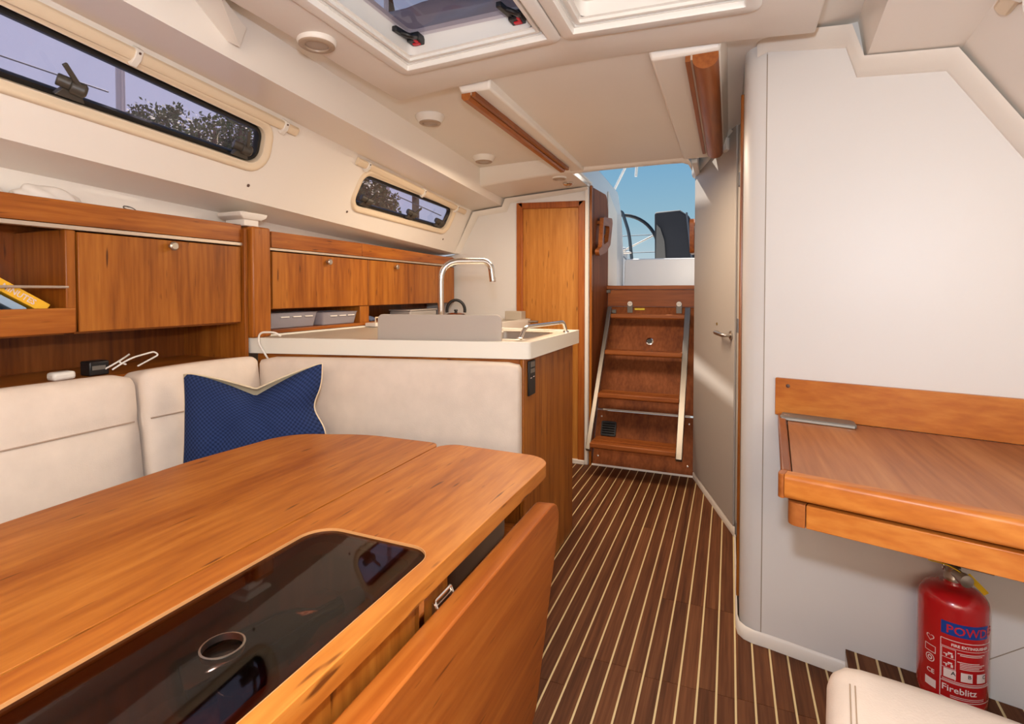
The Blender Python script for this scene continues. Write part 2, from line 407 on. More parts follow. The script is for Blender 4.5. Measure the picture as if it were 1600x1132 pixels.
# ------------------------------------------------------------------ left coachroof side (sloping wall with two windows)
C3 = V((-1.707, 3.411, 1.730)); C0 = V((-1.533, 0.767, 1.860))
D3 = V((-1.848, 3.411, 1.430)); D0 = V((-1.684, 0.732, 1.535))
def ext(a, b, y): return a + (b - a) * ((y - a.y) / (b.y - a.y))
def Cl(y): return ext(C0, C3, y)
def Dl(y): return ext(D0, D3, y)
nS = V((0.90434, 0.03879, -0.42504)).normalized()
aS = (C3 - C0).normalized(); bS = nS.cross(aS).normalized()
if bS.z < 0: bS = -bS
def toS(p): d = V(p) - C3; return V((d.dot(aS), d.dot(bS)))
def frS(q, h=0.0): return C3 + aS * q[0] + bS * q[1] + nS * h
def quad_round(cs, r, out=0.0, seg=6):  # cs: 4 points in side coordinates; moved outwards by out
    n = 4; q = []
    for i in range(n):
        p, a, b = cs[i], cs[i - 1], cs[(i + 1) % n]
        da = (p - a).normalized(); db = (b - p).normalized()
        na = V((da.y, -da.x)); nb = V((db.y, -db.x))
        cen = (cs[0] + cs[1] + cs[2] + cs[3]) / 4
        if na.dot((p + a) / 2 - cen) < 0: na = -na
        if nb.dot((p + b) / 2 - cen) < 0: nb = -nb
        m = (na + nb); m = m / m.dot(na)
        pp = p + m * out; q.append((pp.x, pp.y, max(0.004, r + out)))
    return rpoly(q, seg)
W1 = [toS(p) for p in ((-1.52, 0.16, 1.833), (-1.616, 1.475, 1.748), (-1.664, 1.495, 1.644), (-1.592, 0.16, 1.697))]
W2 = [toS(p) for p in ((-1.659, 2.129, 1.716), (-1.708, 3.100, 1.694), (-1.763, 3.091, 1.576), (-1.717, 2.118, 1.592))]
outer = [frS(toS(Cl(YF))), frS(toS(Cl(3.42))), frS(toS(Dl(3.42))), frS(toS(Dl(YF)))]
wl = MB().holed(outer, [[frS(q) for q in quad_round(W1, 0.035, 0.012)], [frS(q) for q in quad_round(W2, 0.035, 0.012)]])
Bl0, Bl3 = V((-1.31, 0.82, 1.827)), V((-1.481, 3.411, 1.752))
Al0, Al3 = V((-1.275, 0.82, 2.03)), V((-1.435, 3.411, 1.98))
El0, El3 = V((-1.87, 0.73, 1.50)), V((-2.06, 3.411, 1.415))
def Bl(y): return ext(Bl0, Bl3, y)
def Al(y): return ext(Al0, Al3, y)
def El(y): return ext(El0, El3, y)
for f1, f2 in ((Al, Bl), (Bl, Cl), (Dl, El)):
    wl.add([f1(YF), f1(3.42), f2(3.42), f2(YF)], [(0, 1, 2, 3)])
e0, e3 = El(YF), El(3.42)
wl.add([e0, e3, V((e3.x, e3.y, 1.36)), V((e0.x, e0.y, 1.36)), V((-2.45, e3.y, 1.36)), V((-2.45, e0.y, 1.36)), V((-2.45, e3.y, 0)), V((-2.45, e0.y, 0))],
       [(0, 1, 2, 3), (3, 2, 4, 5), (5, 4, 6, 7)])
S(wl.build('wall_left', gel, fixn=False))

def make_window(name, W, handles):
    o = V(frS((W[0] + W[2]) / 2))
    win = empty(name, o, kind='structure')
    lo = lambda d, h: [frS(q, h) for q in quad_round(W, 0.035, d)]
    MB().loops([lo(0.046, -0.002), lo(0.042, 0.008), lo(0.036, 0.012), lo(0.026, 0.011), lo(0.020, 0.004), lo(0.013, 0.001), lo(0.010, -0.03)]).build('window_frame', creamp, win, angle=60)
    MB().loops([lo(0.011, -0.022), lo(0.006, -0.014), lo(-0.004, -0.014), lo(-0.008, -0.024), lo(-0.009, -0.036), lo(0.011, -0.036)]).build('gasket', rubber, win, angle=60)
    MB().loops([lo(0.004, -0.030), lo(0.004, -0.034)], True, True).build('pane', winglass, win)
    b0, b1 = W[3], W[2]
    for s, lean in handles:
        p = b0.lerp(b1, s) + V((0, 0.008))
        q = lambda a, b, h: frS((p.x + a, p.y + b), h)
        hb = MB()
        hb.prism([q(-0.036, -0.012, -0.012), q(0.036, -0.012, -0.012), q(0.022, 0.010, -0.012), q(-0.022, 0.010, -0.012)], nS * 0.016)
        hb.lathe([(0.016, -0.018), (0.019, -0.016), (0.019, 0.012), (0.012, 0.018)], q(0.006, 0.022, 0.014), aS * 0.9 + nS * 0.45, 16)
        hb.lathe([(0.014, -0.05), (0.016, -0.048), (0.016, -0.02), (0.011, -0.016)], q(0.008, 0.026, 0.014), aS * 0.9 + nS * 0.45, 16)
        h = hb.build('window_handle', handleg, win, bevel=0.002)
        lv = MB(); d = (aS * lean + bS * 0.8).normalized(); sd = d.cross(nS).normalized()
        c0 = q(0.0, 0.03, 0.022)
        lv.obox(c0 - sd * 0.006 - nS * 0.005, d * 0.062, sd * 0.012, nS * 0.009)
        lv.build('lever', handleg, h, bevel=0.002)
    return win
make_window('window_1', W1, ((0.52, -0.9), (0.935, -0.3)))
make_window('window_2', W2, ((0.075, 0.5), (0.53, 0.8), (0.885, 0.5)))

# roller-blind rails over the windows
def blind(y0, y1, clips, label):
    r = empty('blind_rail', Cl((y0 + y1) / 2) - bS * 0.03, label, 'blind rail', 'roller blind rails above the port windows')
    s0, s1 = toS(Cl(y0)), toS(Cl(y1)); s0.y -= 0.05; s1.y -= 0.05
    MB().loops([[frS(s + V((0, q)), h) for q, h in ((0, 0.0), (0, 0.012), (0.012, 0.02), (0.03, 0.02), (0.036, 0.012), (0.036, 0.0))] for s in (s0, s1)], True, True).build('rail', creamp, r, bevel=0.003)
    for y in clips:
        s = toS(Cl(y)); s.y -= 0.058
        cl = MB().loops([[frS(s + V((x, q)), h) for q, h in ((0, 0.0), (-0.006, 0.014), (0.016, 0.025), (0.046, 0.023), (0.05, 0.0))] for x in (-0.010, 0.010)], True, True).build('clip', trimw, r, bevel=0.002)
        MB().lathe([(0.0035, 0), (0.0035, 0.003)], frS(s + V((0, 0.036)), 0.0225), nS, 10).build('screw', brownp, cl)
    return r
blind(-0.4, 1.62, (0.1, 0.98, 1.55), 'long cream blind rail above the large near port window')
blind(2.02, 3.26, (2.10, 2.66, 3.12), 'shorter cream blind rail above the small far port window')
for i, p in enumerate(((-1.705, 1.482, 1.558), (-1.737, 2.081, 1.544), (-1.799, 3.12, 1.509))):
    q = frS(toS(p))
    tag(MB().lathe([(0.006, 0), (0.006, 0.002), (0.003, 0.004)], q, nS, 12).build('screw', brownp),
        ('small brown screw below the corner of the large port window', 'small brown screw near the forward end of the small port window', 'small brown screw below the aft end of the small port window')[i], 'screw', 'screws in the coachroof side')

# ------------------------------------------------------------------ right coachroof side and hull (mirror)
def mir(p, y): return V((-1.04 - p.x, y, p.z))
Ar = lambda y: V((0.327 + 0.066 * (y - 1.82), y, 2.0)); Br = lambda y: V((0.355 + 0.066 * (y - 1.81), y, 1.819 - 0.03 * (y - 1.81)))
Cr = lambda y: V((0.555 + 0.066 * (y - 1.76), y, 1.787 - 0.03 * (y - 1.76))); Dr = lambda y: V((0.755 + 0.066 * (y - 1.73), y, 1.435 - 0.03 * (y - 1.73)))
Er = lambda y: V((0.94 + 0.066 * (y - 1.73), y, 1.41))
Y1 = 2.1
nR = ((Cr(0) - Cr(1)).cross(Dr(1) - Cr(1))).normalized()
if nR.x > 0: nR = -nR
aR = (Cr(1) - Cr(0)).normalized(); bR = nR.cross(aR).normalized()
if bR.z < 0: bR = -bR
def frR(q, h=0.0): return Cr(1.2) + aR * q[0] + bR * q[1] + nR * h
def toR(p): d = V(p) - Cr(1.2); return V((d.dot(aR), d.dot(bR)))
def r_loop(d, h): return [frR(q, h) for q in quad_round(W3, 0.06, d)]
W3 = [V((-1.3, -0.075)), V((0.195, -0.085)), V((0.195, -0.215)), V((-1.3, -0.205))]
wr = MB().holed([frR(toR(Cr(YF))), frR(toR(Cr(Y1))), frR(toR(Dr(Y1))), frR(toR(Dr(YF)))], [r_loop(0.012, 0)])
for f1, f2 in ((Ar, Br), (Br, Cr), (Dr, Er)):
    wr.add([f1(YF), f1(Y1), f2(Y1), f2(YF)], [(0, 1, 2, 3)])
e0, e3 = Er(YF), Er(Y1)
wr.add([e0, e3, V((e3.x + 0.05, e3.y, 0)), V((e0.x + 0.05, e0.y, 0))], [(0, 1, 2, 3)])
S(wr.build('wall_right_hull', gel, fixn=False))
win3 = empty('window_3', frR((W3[0] + W3[2]) / 2), kind='structure')
MB().loops([r_loop(0.046, -0.002), r_loop(0.040, 0.010), r_loop(0.026, 0.011), r_loop(0.018, 0.002), r_loop(0.010, -0.03)]).build('window_frame', creamp, win3, angle=60)
MB().loops([r_loop(0.011, -0.022), r_loop(0.006, -0.014), r_loop(-0.006, -0.014), r_loop(-0.009, -0.036), r_loop(0.011, -0.036)]).build('gasket', rubber, win3, angle=60)
MB().loops([r_loop(0.004, -0.030), r_loop(0.004, -0.034)], True, True).build('pane', winglass, win3)

rb_ = empty('blind_rail', frR((0.1, -0.03)), 'cream blind rail end with cord above the starboard window', 'blind rail')
MB().loops([[frR((sx, q - 0.045), h) for q, h in ((0, 0.0), (0, 0.012), (0.012, 0.02), (0.03, 0.02), (0.036, 0.012), (0.036, 0.0))] for sx in (-1.4, 0.285)], True, True).build('rail', creamp, rb_, bevel=0.003)
MB().loops([[frR((0.20 + x, q - 0.045), h) for q, h in ((-0.008, 0.0), (-0.008, 0.016), (0.012, 0.026), (0.036, 0.024), (0.042, 0.0))] for x in (-0.014, 0.014)], True, True).build('clip', trimw, rb_, bevel=0.002)
MB().tube(bend([frR((0.18, -0.05), 0.02), frR((0.20, -0.085), 0.03), frR((0.15, -0.075), 0.035), frR((0.10, -0.04), 0.02)], 0.03), 0.003, 8).build('cord', trimw, rb_)
# ------------------------------------------------------------------ bulkheads
S(MB().box(-2.5, 1.4, YF - 0.04, YF, -0.05, 2.1).build('wall_forward', wallm))
# right bulkhead (slightly skewed), in its own frame: u along, z up
dB = V((0.9705, -0.2411, 0)).normalized(); nB = V((0.2411, 0.9705, 0)).normalized(); oB = V((0.104, 1.871, 0))
def bk(u, z, h=0.0): return oB + dB * u + V((0, 0, z)) - nB * h
wb = MB().add([bk(0, 0), bk(1.1, 0), bk(1.1, 1.98), bk(0, 1.98)], [(0, 1, 2, 3)])
wbo = S(wb.build('wall_right', wallm, fixn=False))
pc = [V((0.102, 1.8715)), V((0.078, 1.881)), V((0.058, 1.897)), V((0.045, 1.92)), V((0.040, 1.95)), V((0.040, 2.022))]
S(MB().grid([[V((p.x, p.y, z)) for p in pc] for z in (0, 1.98)]).build('trim_1', wallm, fixn=False, angle=60))
MB().box(0.1015, 0.1045, 1.8705, 1.874, 0.03, 1.905).build('trim_2', plain('seam_grey', lin(150, 138, 122), 0.6))  # thin grey line along the panel seam
S(bpy.data.objects['trim_2'])
# moulding that follows the deckhead along the bulkhead
inn = [(-0.045, 1.895), (0.0, 1.912), (0.21, 1.868), (0.238, 1.775), (0.44, 1.744), (0.60, 1.478), (0.66, 1.40)]
outr = [(-0.065, 1.925), (-0.012, 1.957), (0.228, 1.915), (0.258, 1.818), (0.462, 1.786), (0.632, 1.50), (0.70, 1.40)]
inn[0], outr[0] = (-0.03, 1.903), (-0.03, 1.940)
tf = [0.25] + [1.0] * 6
tm = MB()
def trow(k, h): return [bk(lerp(a[0], b[0], k), lerp(a[1], b[1], k), h * q) for a, b, q in zip(inn, outr, tf)]
tm.grid([trow(0, 0.0), trow(0.10, 0.012), trow(0.35, 0.020), trow(0.60, 0.036), trow(1.0, 0.044), trow(1.0, 0.0)])
S(tm.build('trim_3', trimw, fixn=False, angle=50))
# baseboard along the bulkhead and round the post
bb = [V((1.12, 1.617)), V((0.124, 1.866)), V((0.085, 1.872)), V((0.058, 1.885)), V((0.040, 1.908)), V((0.034, 1.945)), V((0.034, 2.66)), V((-0.196, 3.412))]
S(MB().grid([[V((p.x, p.y, 0)) - V((0.006, 0.006, 0)) for p in bb], [V((p.x, p.y, 0.035)) - V((0.006, 0.006, 0)) for p in bb], [V((p.x, p.y, 0.042)) for p in bb]]).build('baseboard_right', trimw, fixn=False, angle=60))

# head compartment wall: door leaf on the skewed wall, jamb and plates
dW = V((0.232, -0.753, 0)).normalized(); nW = V((-dW.y, dW.x, 0)); oW = V((-0.195, 3.412, 0))
if nW.x > 0: nW = -nW
def hw(u, z, h=0.0): return oW + dW * u + V((0, 0, z)) + nW * h
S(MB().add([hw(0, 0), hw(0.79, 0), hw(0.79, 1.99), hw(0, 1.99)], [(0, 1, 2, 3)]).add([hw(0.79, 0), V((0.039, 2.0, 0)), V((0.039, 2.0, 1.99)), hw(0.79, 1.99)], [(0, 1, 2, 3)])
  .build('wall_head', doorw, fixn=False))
d2 = empty('door_2', hw(0.4, 0.045), kind='structure')
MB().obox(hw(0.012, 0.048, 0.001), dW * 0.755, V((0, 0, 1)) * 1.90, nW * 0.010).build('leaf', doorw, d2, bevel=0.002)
hd = MB().lathe([(0.021, 0), (0.021, 0.006), (0.012, 0.009)], hw(0.725, 0.944, 0.011), nW, 20)
hd.tube(bend([hw(0.725, 0.944, 0.016), hw(0.725, 0.944, 0.052), hw(0.595, 0.948, 0.052), hw(0.590, 0.948, 0.030)], 0.018), 0.0095, 12)
MB().add(hd.v, hd.f).build('handle', satin, d2, angle=50)
MB().lathe([(0.007, 0), (0.007, 0.004)], hw(0.495, 0.985, 0.011), nW, 12).build('lock', plain('brass', lin(190, 160, 90), 0.3, metal=1), d2)
S(MB().box(0.030, 0.060, 2.024, 2.060, 0.062, 1.842).build('trim_4', cherV, bevel=0.003))
for z in (1.55, 1.03, 0.30):
    p = MB().box(0.0265, 0.0305, 2.030, 2.044, z - 0.024, z + 0.024)
    p.lathe([(0.004, -0.025), (0.004, 0.025)], (0.0275, 2.046, z), seg=10)
    p.build('hinge', greyp, d2)
# aft bulkhead and the cabin door
YA = 3.411
S(MB().add([V((-2.4, YA, 0)), V((-1.374, YA, 0)), V((-1.374, YA, 1.92)), V((-1.50, YA, 1.90)), V((-1.51, YA, 1.78)), V((-1.715, YA, 1.745)), V((-1.868, YA, 1.425)), V((-2.4, YA, 1.36))], [(0, 1, 2, 3, 4, 5, 6, 7)])
  .add([V((-1.374, YA, 1.768)), V((-0.886, YA, 1.753)), V((-0.886, YA, 2.0)), V((-1.374, YA, 2.0))], [(0, 1, 2, 3)])
  .add([V((-0.886, YA, 0)), V((-0.862, YA, 0)), V((-0.862, YA, 2.0)), V((-0.886, YA, 2.0))], [(0, 1, 2, 3)])
  .build('wall_aft', wallm, fixn=False))
S(MB().box(-0.888, -0.864, YA - 0.012, YA + 0.03, 0.0, 1.85).build('trim_5', trimw, bevel=0.004))
d1 = empty('door_1', (-1.13, YA, 0.02), kind='structure')
fr = MB()
fr.box(-1.374, -1.328, YA - 0.016, YA + 0.04, 0.02, 1.768).box(-0.932, -0.888, YA - 0.016, YA + 0.04, 0.02, 1.755)
fr.prism([(-1.374, YA - 0.016, 1.768), (-0.888, YA - 0.016, 1.754), (-0.932, YA - 0.016, 1.712), (-1.328, YA - 0.016, 1.725)], (0, 0.056, 0))
fr.build('door_frame', framV, d1, bevel=0.004)
MB().box(-1.328, -0.932, YA - 0.002, YA + 0.03, 0.03, 1.724).build('leaf', doorV, d1)
hd = MB().lathe([(0.022, 0), (0.022, 0.008), (0.012, 0.010)], (-1.298, YA - 0.003, 0.948), (0, -1, 0), 20)
hd.tube(bend([(-1.298, YA - 0.008, 0.948), (-1.298, YA - 0.052, 0.948), (-1.20, YA - 0.052, 0.950)], 0.02), 0.0085, 12)
hd.build('handle', satin, d1, angle=50)
MB().box(-1.33, -0.885, YA - 0.02, YA + 0.04, 0.0, 0.03).build('threshold', trimw, d1, bevel=0.004)
# moulding along the aft bulkhead, following the coachroof
ai = [(-1.848, 1.43), (-1.695, 1.722), (-1.472, 1.744), (-1.446, 1.80), (-0.87, 1.837)]
ao = [(-1.825, 1.43), (-1.672, 1.694), (-1.452, 1.714), (-1.424, 1.772), (-0.87, 1.822)]
S(MB().grid([[V((x, YA - 0.045, z)) for x, z in ai], [V((x * .6 + a * .4, YA - 0.03, z * .6 + b * .4)) for (x, z), (a, b) in zip(ai, ao)], [V((x, YA - 0.004, z)) for x, z in ao], [V((x, YA + 0.002, z)) for x, z in ao]]).build('trim_6', trimw, fixn=False, angle=60))

# ------------------------------------------------------------------ deckhead (ceiling)
def zc(x, y): return 1.952 - 0.02 * (y - 1.7) - 0.02 * (x + 0.52) ** 2
HX = ((-0.985, -0.480), (-0.432, 0.045)); HY = (0.62, 1.475)     # hatch openings
def cgrid(xs, ys, zf, skip=()):
    mb = MB(); idx = {}
    for i, x in enumerate(xs):
        for j, y in enumerate(ys):
            idx[i, j] = len(mb.v); mb.v.append(V((x, y, zf(x, y))))
    for i in range(len(xs) - 1):
        for j in range(len(ys) - 1):
            cx = (xs[i] + xs[i + 1]) / 2; cy = (ys[j] + ys[j + 1]) / 2
            if any(a < cx < b and c < cy < d for a, b, c, d in skip): continue
            mb.f.append([idx[i, j], idx[i + 1, j], idx[i + 1, j + 1], idx[i, j + 1]])
    return mb
def frange(a, b, n): return [a + (b - a) * k / n for k in range(n + 1)]
xs = sorted(set(frange(-1.56, 0.40, 16) + [-1.02, 0.08, -0.455]))
ys = sorted(set(frange(YF, 3.02, 10) + [0.58, 1.51]))
ceil_ = S(cgrid(xs, ys, zc, [(-1.02, 0.08, 0.58, 1.51)]).build('ceiling', ceilm, fixn=False, angle=60))
def zp(x, y): return 1.893 - 0.06 * (x + 0.48) ** 2 - 0.008 * (y - 1.5)
pan = cgrid(sorted(set(frange(-1.15, 0.21, 10) + [HX[0][0], HX[0][1], HX[1][0], HX[1][1]])), [YF, 0.0, HY[0], 1.0, HY[1], 1.675], zp,
            [(HX[0][0], HX[0][1], HY[0], HY[1]), (HX[1][0], HX[1][1], HY[0], HY[1])])
S(pan.build('ceiling_panel', ceilm, solid=0.06, off=1.0, bevel=0.006, fixn=False))
# lower section by the aft cabin door, with its front step, open over the companionway
za = lambda x, y: 1.853 - 0.05 * (x + 0.52) ** 2 - 0.01 * (y - 3.0)
S(cgrid(frange(-1.56, -0.862, 6), [2.985, 3.2, 3.42], za).build('ceiling_aft', ceilm, fixn=False, angle=60))
rs = frange(-1.56, -0.862, 6)
S(MB().grid([[V((x, 2.915, zc(x, 2.9) + 0.004)) for x in rs], [V((x, 2.955, za(x, 2.98) + 0.006)) for x in rs], [V((x, 2.985, za(x, 2.98))) for x in rs]]).build('trim_7', trimw, fixn=False, angle=70))
# companionway lip
lip = [(-0.885, 1.848), (-0.84, 1.853), (-0.7, 1.857), (-0.35, 1.860), (-0.245, 1.858), (-0.215, 1.846), (-0.196, 1.81)]
S(MB().grid([[V((x, 2.975, z + 0.022)) for x, z in lip], [V((x, 2.99, z + 0.004)) for x, z in lip], [V((x, 3.005, z - 0.004)) for x, z in lip], [V((x, 3.03, z - 0.002)) for x, z in lip], [V((x, 3.05, z + 0.012)) for x, z in lip], [V((x, 3.06, z + 0.04)) for x, z in lip], [V((x, 3.06, z + 0.2)) for x, z in lip]]).build('trim_8', trimw, fixn=False, angle=70))
# side of the deckhead to starboard of the companionway, over the head door
S(MB().add([V((-0.205, 3.42, 1.86)), V((0.02, 2.66, 1.955)), V((0.055, 2.0, 1.935)), V((0.20, 2.0, 2.0)), V((-0.05, 3.42, 2.0))], [(0, 1, 2, 3, 4)]).build('ceiling_side', ceilm, fixn=False))
tm = [hw(-0.02, 1.862, 0.004), hw(0.30, 1.885, 0.004), hw(0.72, 1.925, 0.004)]
S(MB().grid([[p + nW * h + V((0, 0, dz)) for p in tm] for h, dz in ((0.0, -0.016), (0.014, -0.006), (0.02, 0.012), (0.02, 0.06))]).build('trim_9', trimw, fixn=False, angle=60))
# the two fairings that carry the hand rails
def fairing(name, x0, x1, y0, y1, zb):
    mb = MB()
    mb.loops([[V((x0 - 0.022, y0 - 0.03, zc(x0, y0) + 0.005)), V((x1 + 0.022, y0 - 0.03, zc(x1, y0) + 0.005)), V((x1 + 0.022, y1, zc(x1, y1) + 0.005)), V((x0 - 0.022, y1, zc(x0, y1) + 0.005))],
              [V((x0, y0, zb)), V((x1, y0, zb)), V((x1, y1, zb - 0.012)), V((x0, y1, zb - 0.012))]], False, True)
    return S(mb.build(name, trimw, bevel=0.008, seg=3))
fairing('trim_10', -0.905, -0.79, 1.70, 3.0, 1.868)
fairing('trim_11', -0.235, -0.035, 1.70, 2.97, 1.872)
S(MB().add([V((-0.79, 1.676, 1.898)), V((-0.225, 1.676, 1.898)), V((-0.225, 3.0, 1.872)), V((-0.79, 3.0, 1.872))], [(0, 1, 2, 3)]).build('ceiling_slide', ceilm, fixn=False))
S(MB().prism([(-1.20, 0.96, 1.91), (-1.266, 1.10, 1.894), (-1.292, 1.10, 1.846)], (-0.10, -0.06, 0.05)).build('trim_21', ceilm))
hr = empty('hand_rail', (-0.88, 2.25, 1.84), 'slim wooden hand rail on the deckhead left of the companionway', 'hand rail', 'wooden deckhead hand rails')
MB().prism([(-0.905, 1.705, 1.868), (-0.868, 1.705, 1.868), (-0.868, 1.705, 1.850), (-0.876, 1.705, 1.842), (-0.896, 1.705, 1.842), (-0.905, 1.705, 1.852)], (0, 1.18, -0.012)).build('rail_body', railW, hr, bevel=0.002)
MB().prism([(-0.868, 1.705, 1.868), (-0.863, 1.705, 1.868), (-0.863, 1.705, 1.858), (-0.868, 1.705, 1.858)], (0, 1.18, -0.012)).build('strip', alu, hr)
MB().prism([(-0.863, 1.705, 1.868), (-0.847, 1.705, 1.868), (-0.847, 1.705, 1.851), (-0.863, 1.705, 1.851)], (0, 1.18, -0.012)).build('rail_edge', railW, hr, bevel=0.001)
hr = empty('hand_rail', (-0.09, 2.2, 1.83), 'broad wooden hand rail on the deckhead right of the companionway', 'hand rail', 'wooden deckhead hand rails')
pr = [(-0.112, 1.872), (-0.112, 1.856)] + [(-0.075 + 0.037 * math.cos(t), 1.856 + 0.03 * math.sin(t)) for t in [R(a) for a in range(200, 361, 20)]] + [(-0.038, 1.872)]
MB().prism([(x, 1.705, z) for x, z in pr], (0, 1.10, -0.014)).build('rail_body', railW, hr)
MB().prism([(-0.118, 1.705, 1.872), (-0.112, 1.705, 1.872), (-0.112, 1.705, 1.857), (-0.118, 1.705, 1.857)], (0, 1.10, -0.014)).build('strip', alu, hr)
MB().prism([(-0.133, 1.705, 1.872), (-0.118, 1.705, 1.872), (-0.118, 1.705, 1.853), (-0.133, 1.705, 1.853)], (0, 1.10, -0.014)).build('rail_edge', railW, hr, bevel=0.001)
S(MB().prism([(-0.05, 2.80, 1.84), (-0.02, 2.76, 1.84), (-0.02, 2.76, 1.90), (-0.05, 2.80, 1.90)], (0.02, 0.03, 0)).build('trim_12', trimw, bevel=0.003))

# deck hatches
def hatch(x0, x1, label, latch):
    y0, y1 = HY; zf = 1.945
    h = empty('deck_hatch', ((x0 + x1) / 2, (y0 + y1) / 2, 1.89), label, 'hatch', 'deck hatches')
    def lp(d, dz, r=0.05, drop=True):
        pts = rpoly([(x0 - d, y0 - d, max(.004, r + d)), (x1 + d, y0 - d, max(.004, r + d)), (x1 + d, y1 + d, max(.004, r + d)), (x0 - d, y1 + d, max(.004, r + d))], 6)
        return [V((p.x, p.y, zp(p.x, p.y) + dz)) for p in pts]
    def lz(d, z, r=0.05):
        pts = rpoly([(x0 - d, y0 - d, max(.004, r + d)), (x1 + d, y0 - d, max(.004, r + d)), (x1 + d, y1 + d, max(.004, r + d)), (x0 - d, y1 + d, max(.004, r + d))], 6)
        return [V((p.x, p.y, z)) for p in pts]
    MB().loops([lp(0.022, 0.002, .01), lp(0.022, -0.008, .01), lp(0.014, -0.013, .01), lp(-0.014, -0.012, .012), lp(-0.017, -0.004, .012), lp(-0.017, 0.006, .012)]).build('outer_frame', hatchw, h, angle=40)
    MB().loops([lp(-0.012, 0.004, .012), lp(-0.022, 0.003, .012), lp(-0.022, 0.010, .012), lp(-0.031, 0.010, .012), lp(-0.031, 0.003, .012), lp(-0.040, 0.003, .012), lp(-0.040, 0.012, .012), lp(-0.048, 0.014, .03)]).build('blind_track', hatchw, h, angle=30)
    MB().loops([lp(-0.046, 0.013, .07), lp(-0.046, 0.018, .07), lz(-0.044, zf - 0.006, .07), lz(-0.048, zf, .07), lz(-0.048, zf + 0.03, .07), lz(-0.02, zf + 0.03, .07)]).build('inner_frame', hatchw, h, angle=50)
    MB().loops([lz(-0.040, zf + 0.006, .07), lz(-0.040, zf + 0.016, .07)], True, True).build('pane', hatchglass, h)
    if not latch: MB().loops([lz(-0.045, zf + 0.001, .07), lz(-0.045, zf + 0.004, .07)], True, True).build('blind', trimw, h)  # unseen blind, added to keep the sun out of this hatch
    for lx in latch:
        ly = y1 - 0.07; lt = MB()
        lt.obox((lx - 0.020, ly - 0.012, zf - 0.022), (0.042, 0.0, 0), (0, 0.045, 0), (0, 0, 0.026))
        lt.obox((lx - 0.030, ly - 0.075, zf - 0.016), (0.016, 0.0, 0), (0.012, 0.075, 0), (0, 0, 0.016))
        lt.tube(bend([(lx + 0.012, ly - 0.004, zf - 0.012), (lx + 0.022, ly - 0.052, zf - 0.03), (lx - 0.004, ly - 0.062, zf - 0.02)], 0.02), 0.008, 8)
        k = lt.build('latch', black, h, bevel=0.003)
        MB().obox((lx - 0.008, ly + 0.004, zf - 0.026), (0.022, 0, 0), (0, 0.012, 0), (0, 0, 0.006)).obox((lx + 0.008, ly - 0.016, zf - 0.026), (0.007, 0, 0), (0, 0.016, 0), (0, 0, 0.006)).build('red_button', redp, k)
    return h
hatch(HX[0][0], HX[0][1], 'open blind deck hatch with dark smoked pane and black latches', (HX[0][0] + 0.075, HX[0][1] - 0.09))
hatch(HX[1][0], HX[1][1], 'white framed deck hatch to starboard beside the latched dark one', ())

# round deckhead lamps
def lamp(x, y, z, r, label, tall=0.0):
    o = empty('ceiling_light', (x, y, z - 0.03), label, 'ceiling light', 'round deckhead lamps')
    ro = r * (1.10 if tall == 0 else 1.36)
    MB().lathe([(ro, 0.03), (ro, 0.008), (ro * 0.985, 0.003), (r * 1.06, -tall), (r * 1.0, -tall - 0.003), (r * 0.98, -tall)], (x, y, z - 0.008), seg=36).build('bezel', trimw, o, angle=50)
    MB().lathe([(r * 1.0, 0.004), (r * 1.0, -tall - 0.005), (r * 0.92, -tall - 0.008), (r * 0.66, -tall - 0.008), (r * 0.62, -tall - 0.003)], (x, y, z - 0.008), seg=36).build('ring', lensr, o, angle=50)
    MB().lathe([(r * 0.62, 0.0), (r * 0.62, -tall - 0.004), (r * .3, -tall - 0.006)], (x, y, z - 0.008), seg=30).build('lens', lens, o, angle=50)
    return o
lamp(-1.105, 1.20, zp(-1.1, 1.2), 0.050, 'largest round lamp beside the dark deck hatch')
lamp(-1.243, 2.046, zc(-1.24, 2.046), 0.048, 'round lamp with tall white bezel, forward of its twin in the galley deckhead', 0.018)
lamp(-1.300, 2.72, zc(-1.3, 2.72), 0.048, 'round lamp with white bezel nearest the galley deckhead step', 0.016)
lamp(-0.958, 3.06, 1.846, 0.040, 'flat round lamp on the lower deckhead before the cabin door')
o = empty('ceiling_spot', (-0.95, 3.22, 1.81), 'small chrome ceiling spot beside the flat lamp before the cabin door', 'spot light')
MB().lathe([(0.034, 0.006), (0.034, -0.010), (0.026, -0.018), (0.012, -0.022)], (-0.95, 3.22, 1.842), seg=24).build('housing', chrome, o)
MB().lathe([(0.014, 0), (0.010, -0.006)], (-0.95, 3.22, 1.820), seg=18).build('lens', lens, o)

def plate(outer2, holes2, z0, z1):
    mb = MB()
    o3 = lambda z: [V((p[0], p[1], z)) for p in outer2]
    h3 = lambda z: [[V((p[0], p[1], z)) for p in h] for h in holes2]
    mb.holed(o3(z1), h3(z1)); mb.holed(o3(z0), h3(z0)); mb.loops([o3(z0), o3(z1)])
    for a, b in zip(h3(z0), h3(z1)): mb.loops([a, b])
    return mb
def weld(mb):
    bm = bmesh.new(); vs = [bm.verts.new(p) for p in mb.v]
    for f in mb.f:
        try: bm.faces.new([vs[i] for i in f])
        except ValueError: pass
    bmesh.ops.remove_doubles(bm, verts=bm.verts, dist=1e-5); bm.verts.index_update()
    out = MB(); out.v = [v.co.copy() for v in bm.verts]; out.f = [[v.index for v in f.verts] for f in bm.faces]; bm.free()
    return out

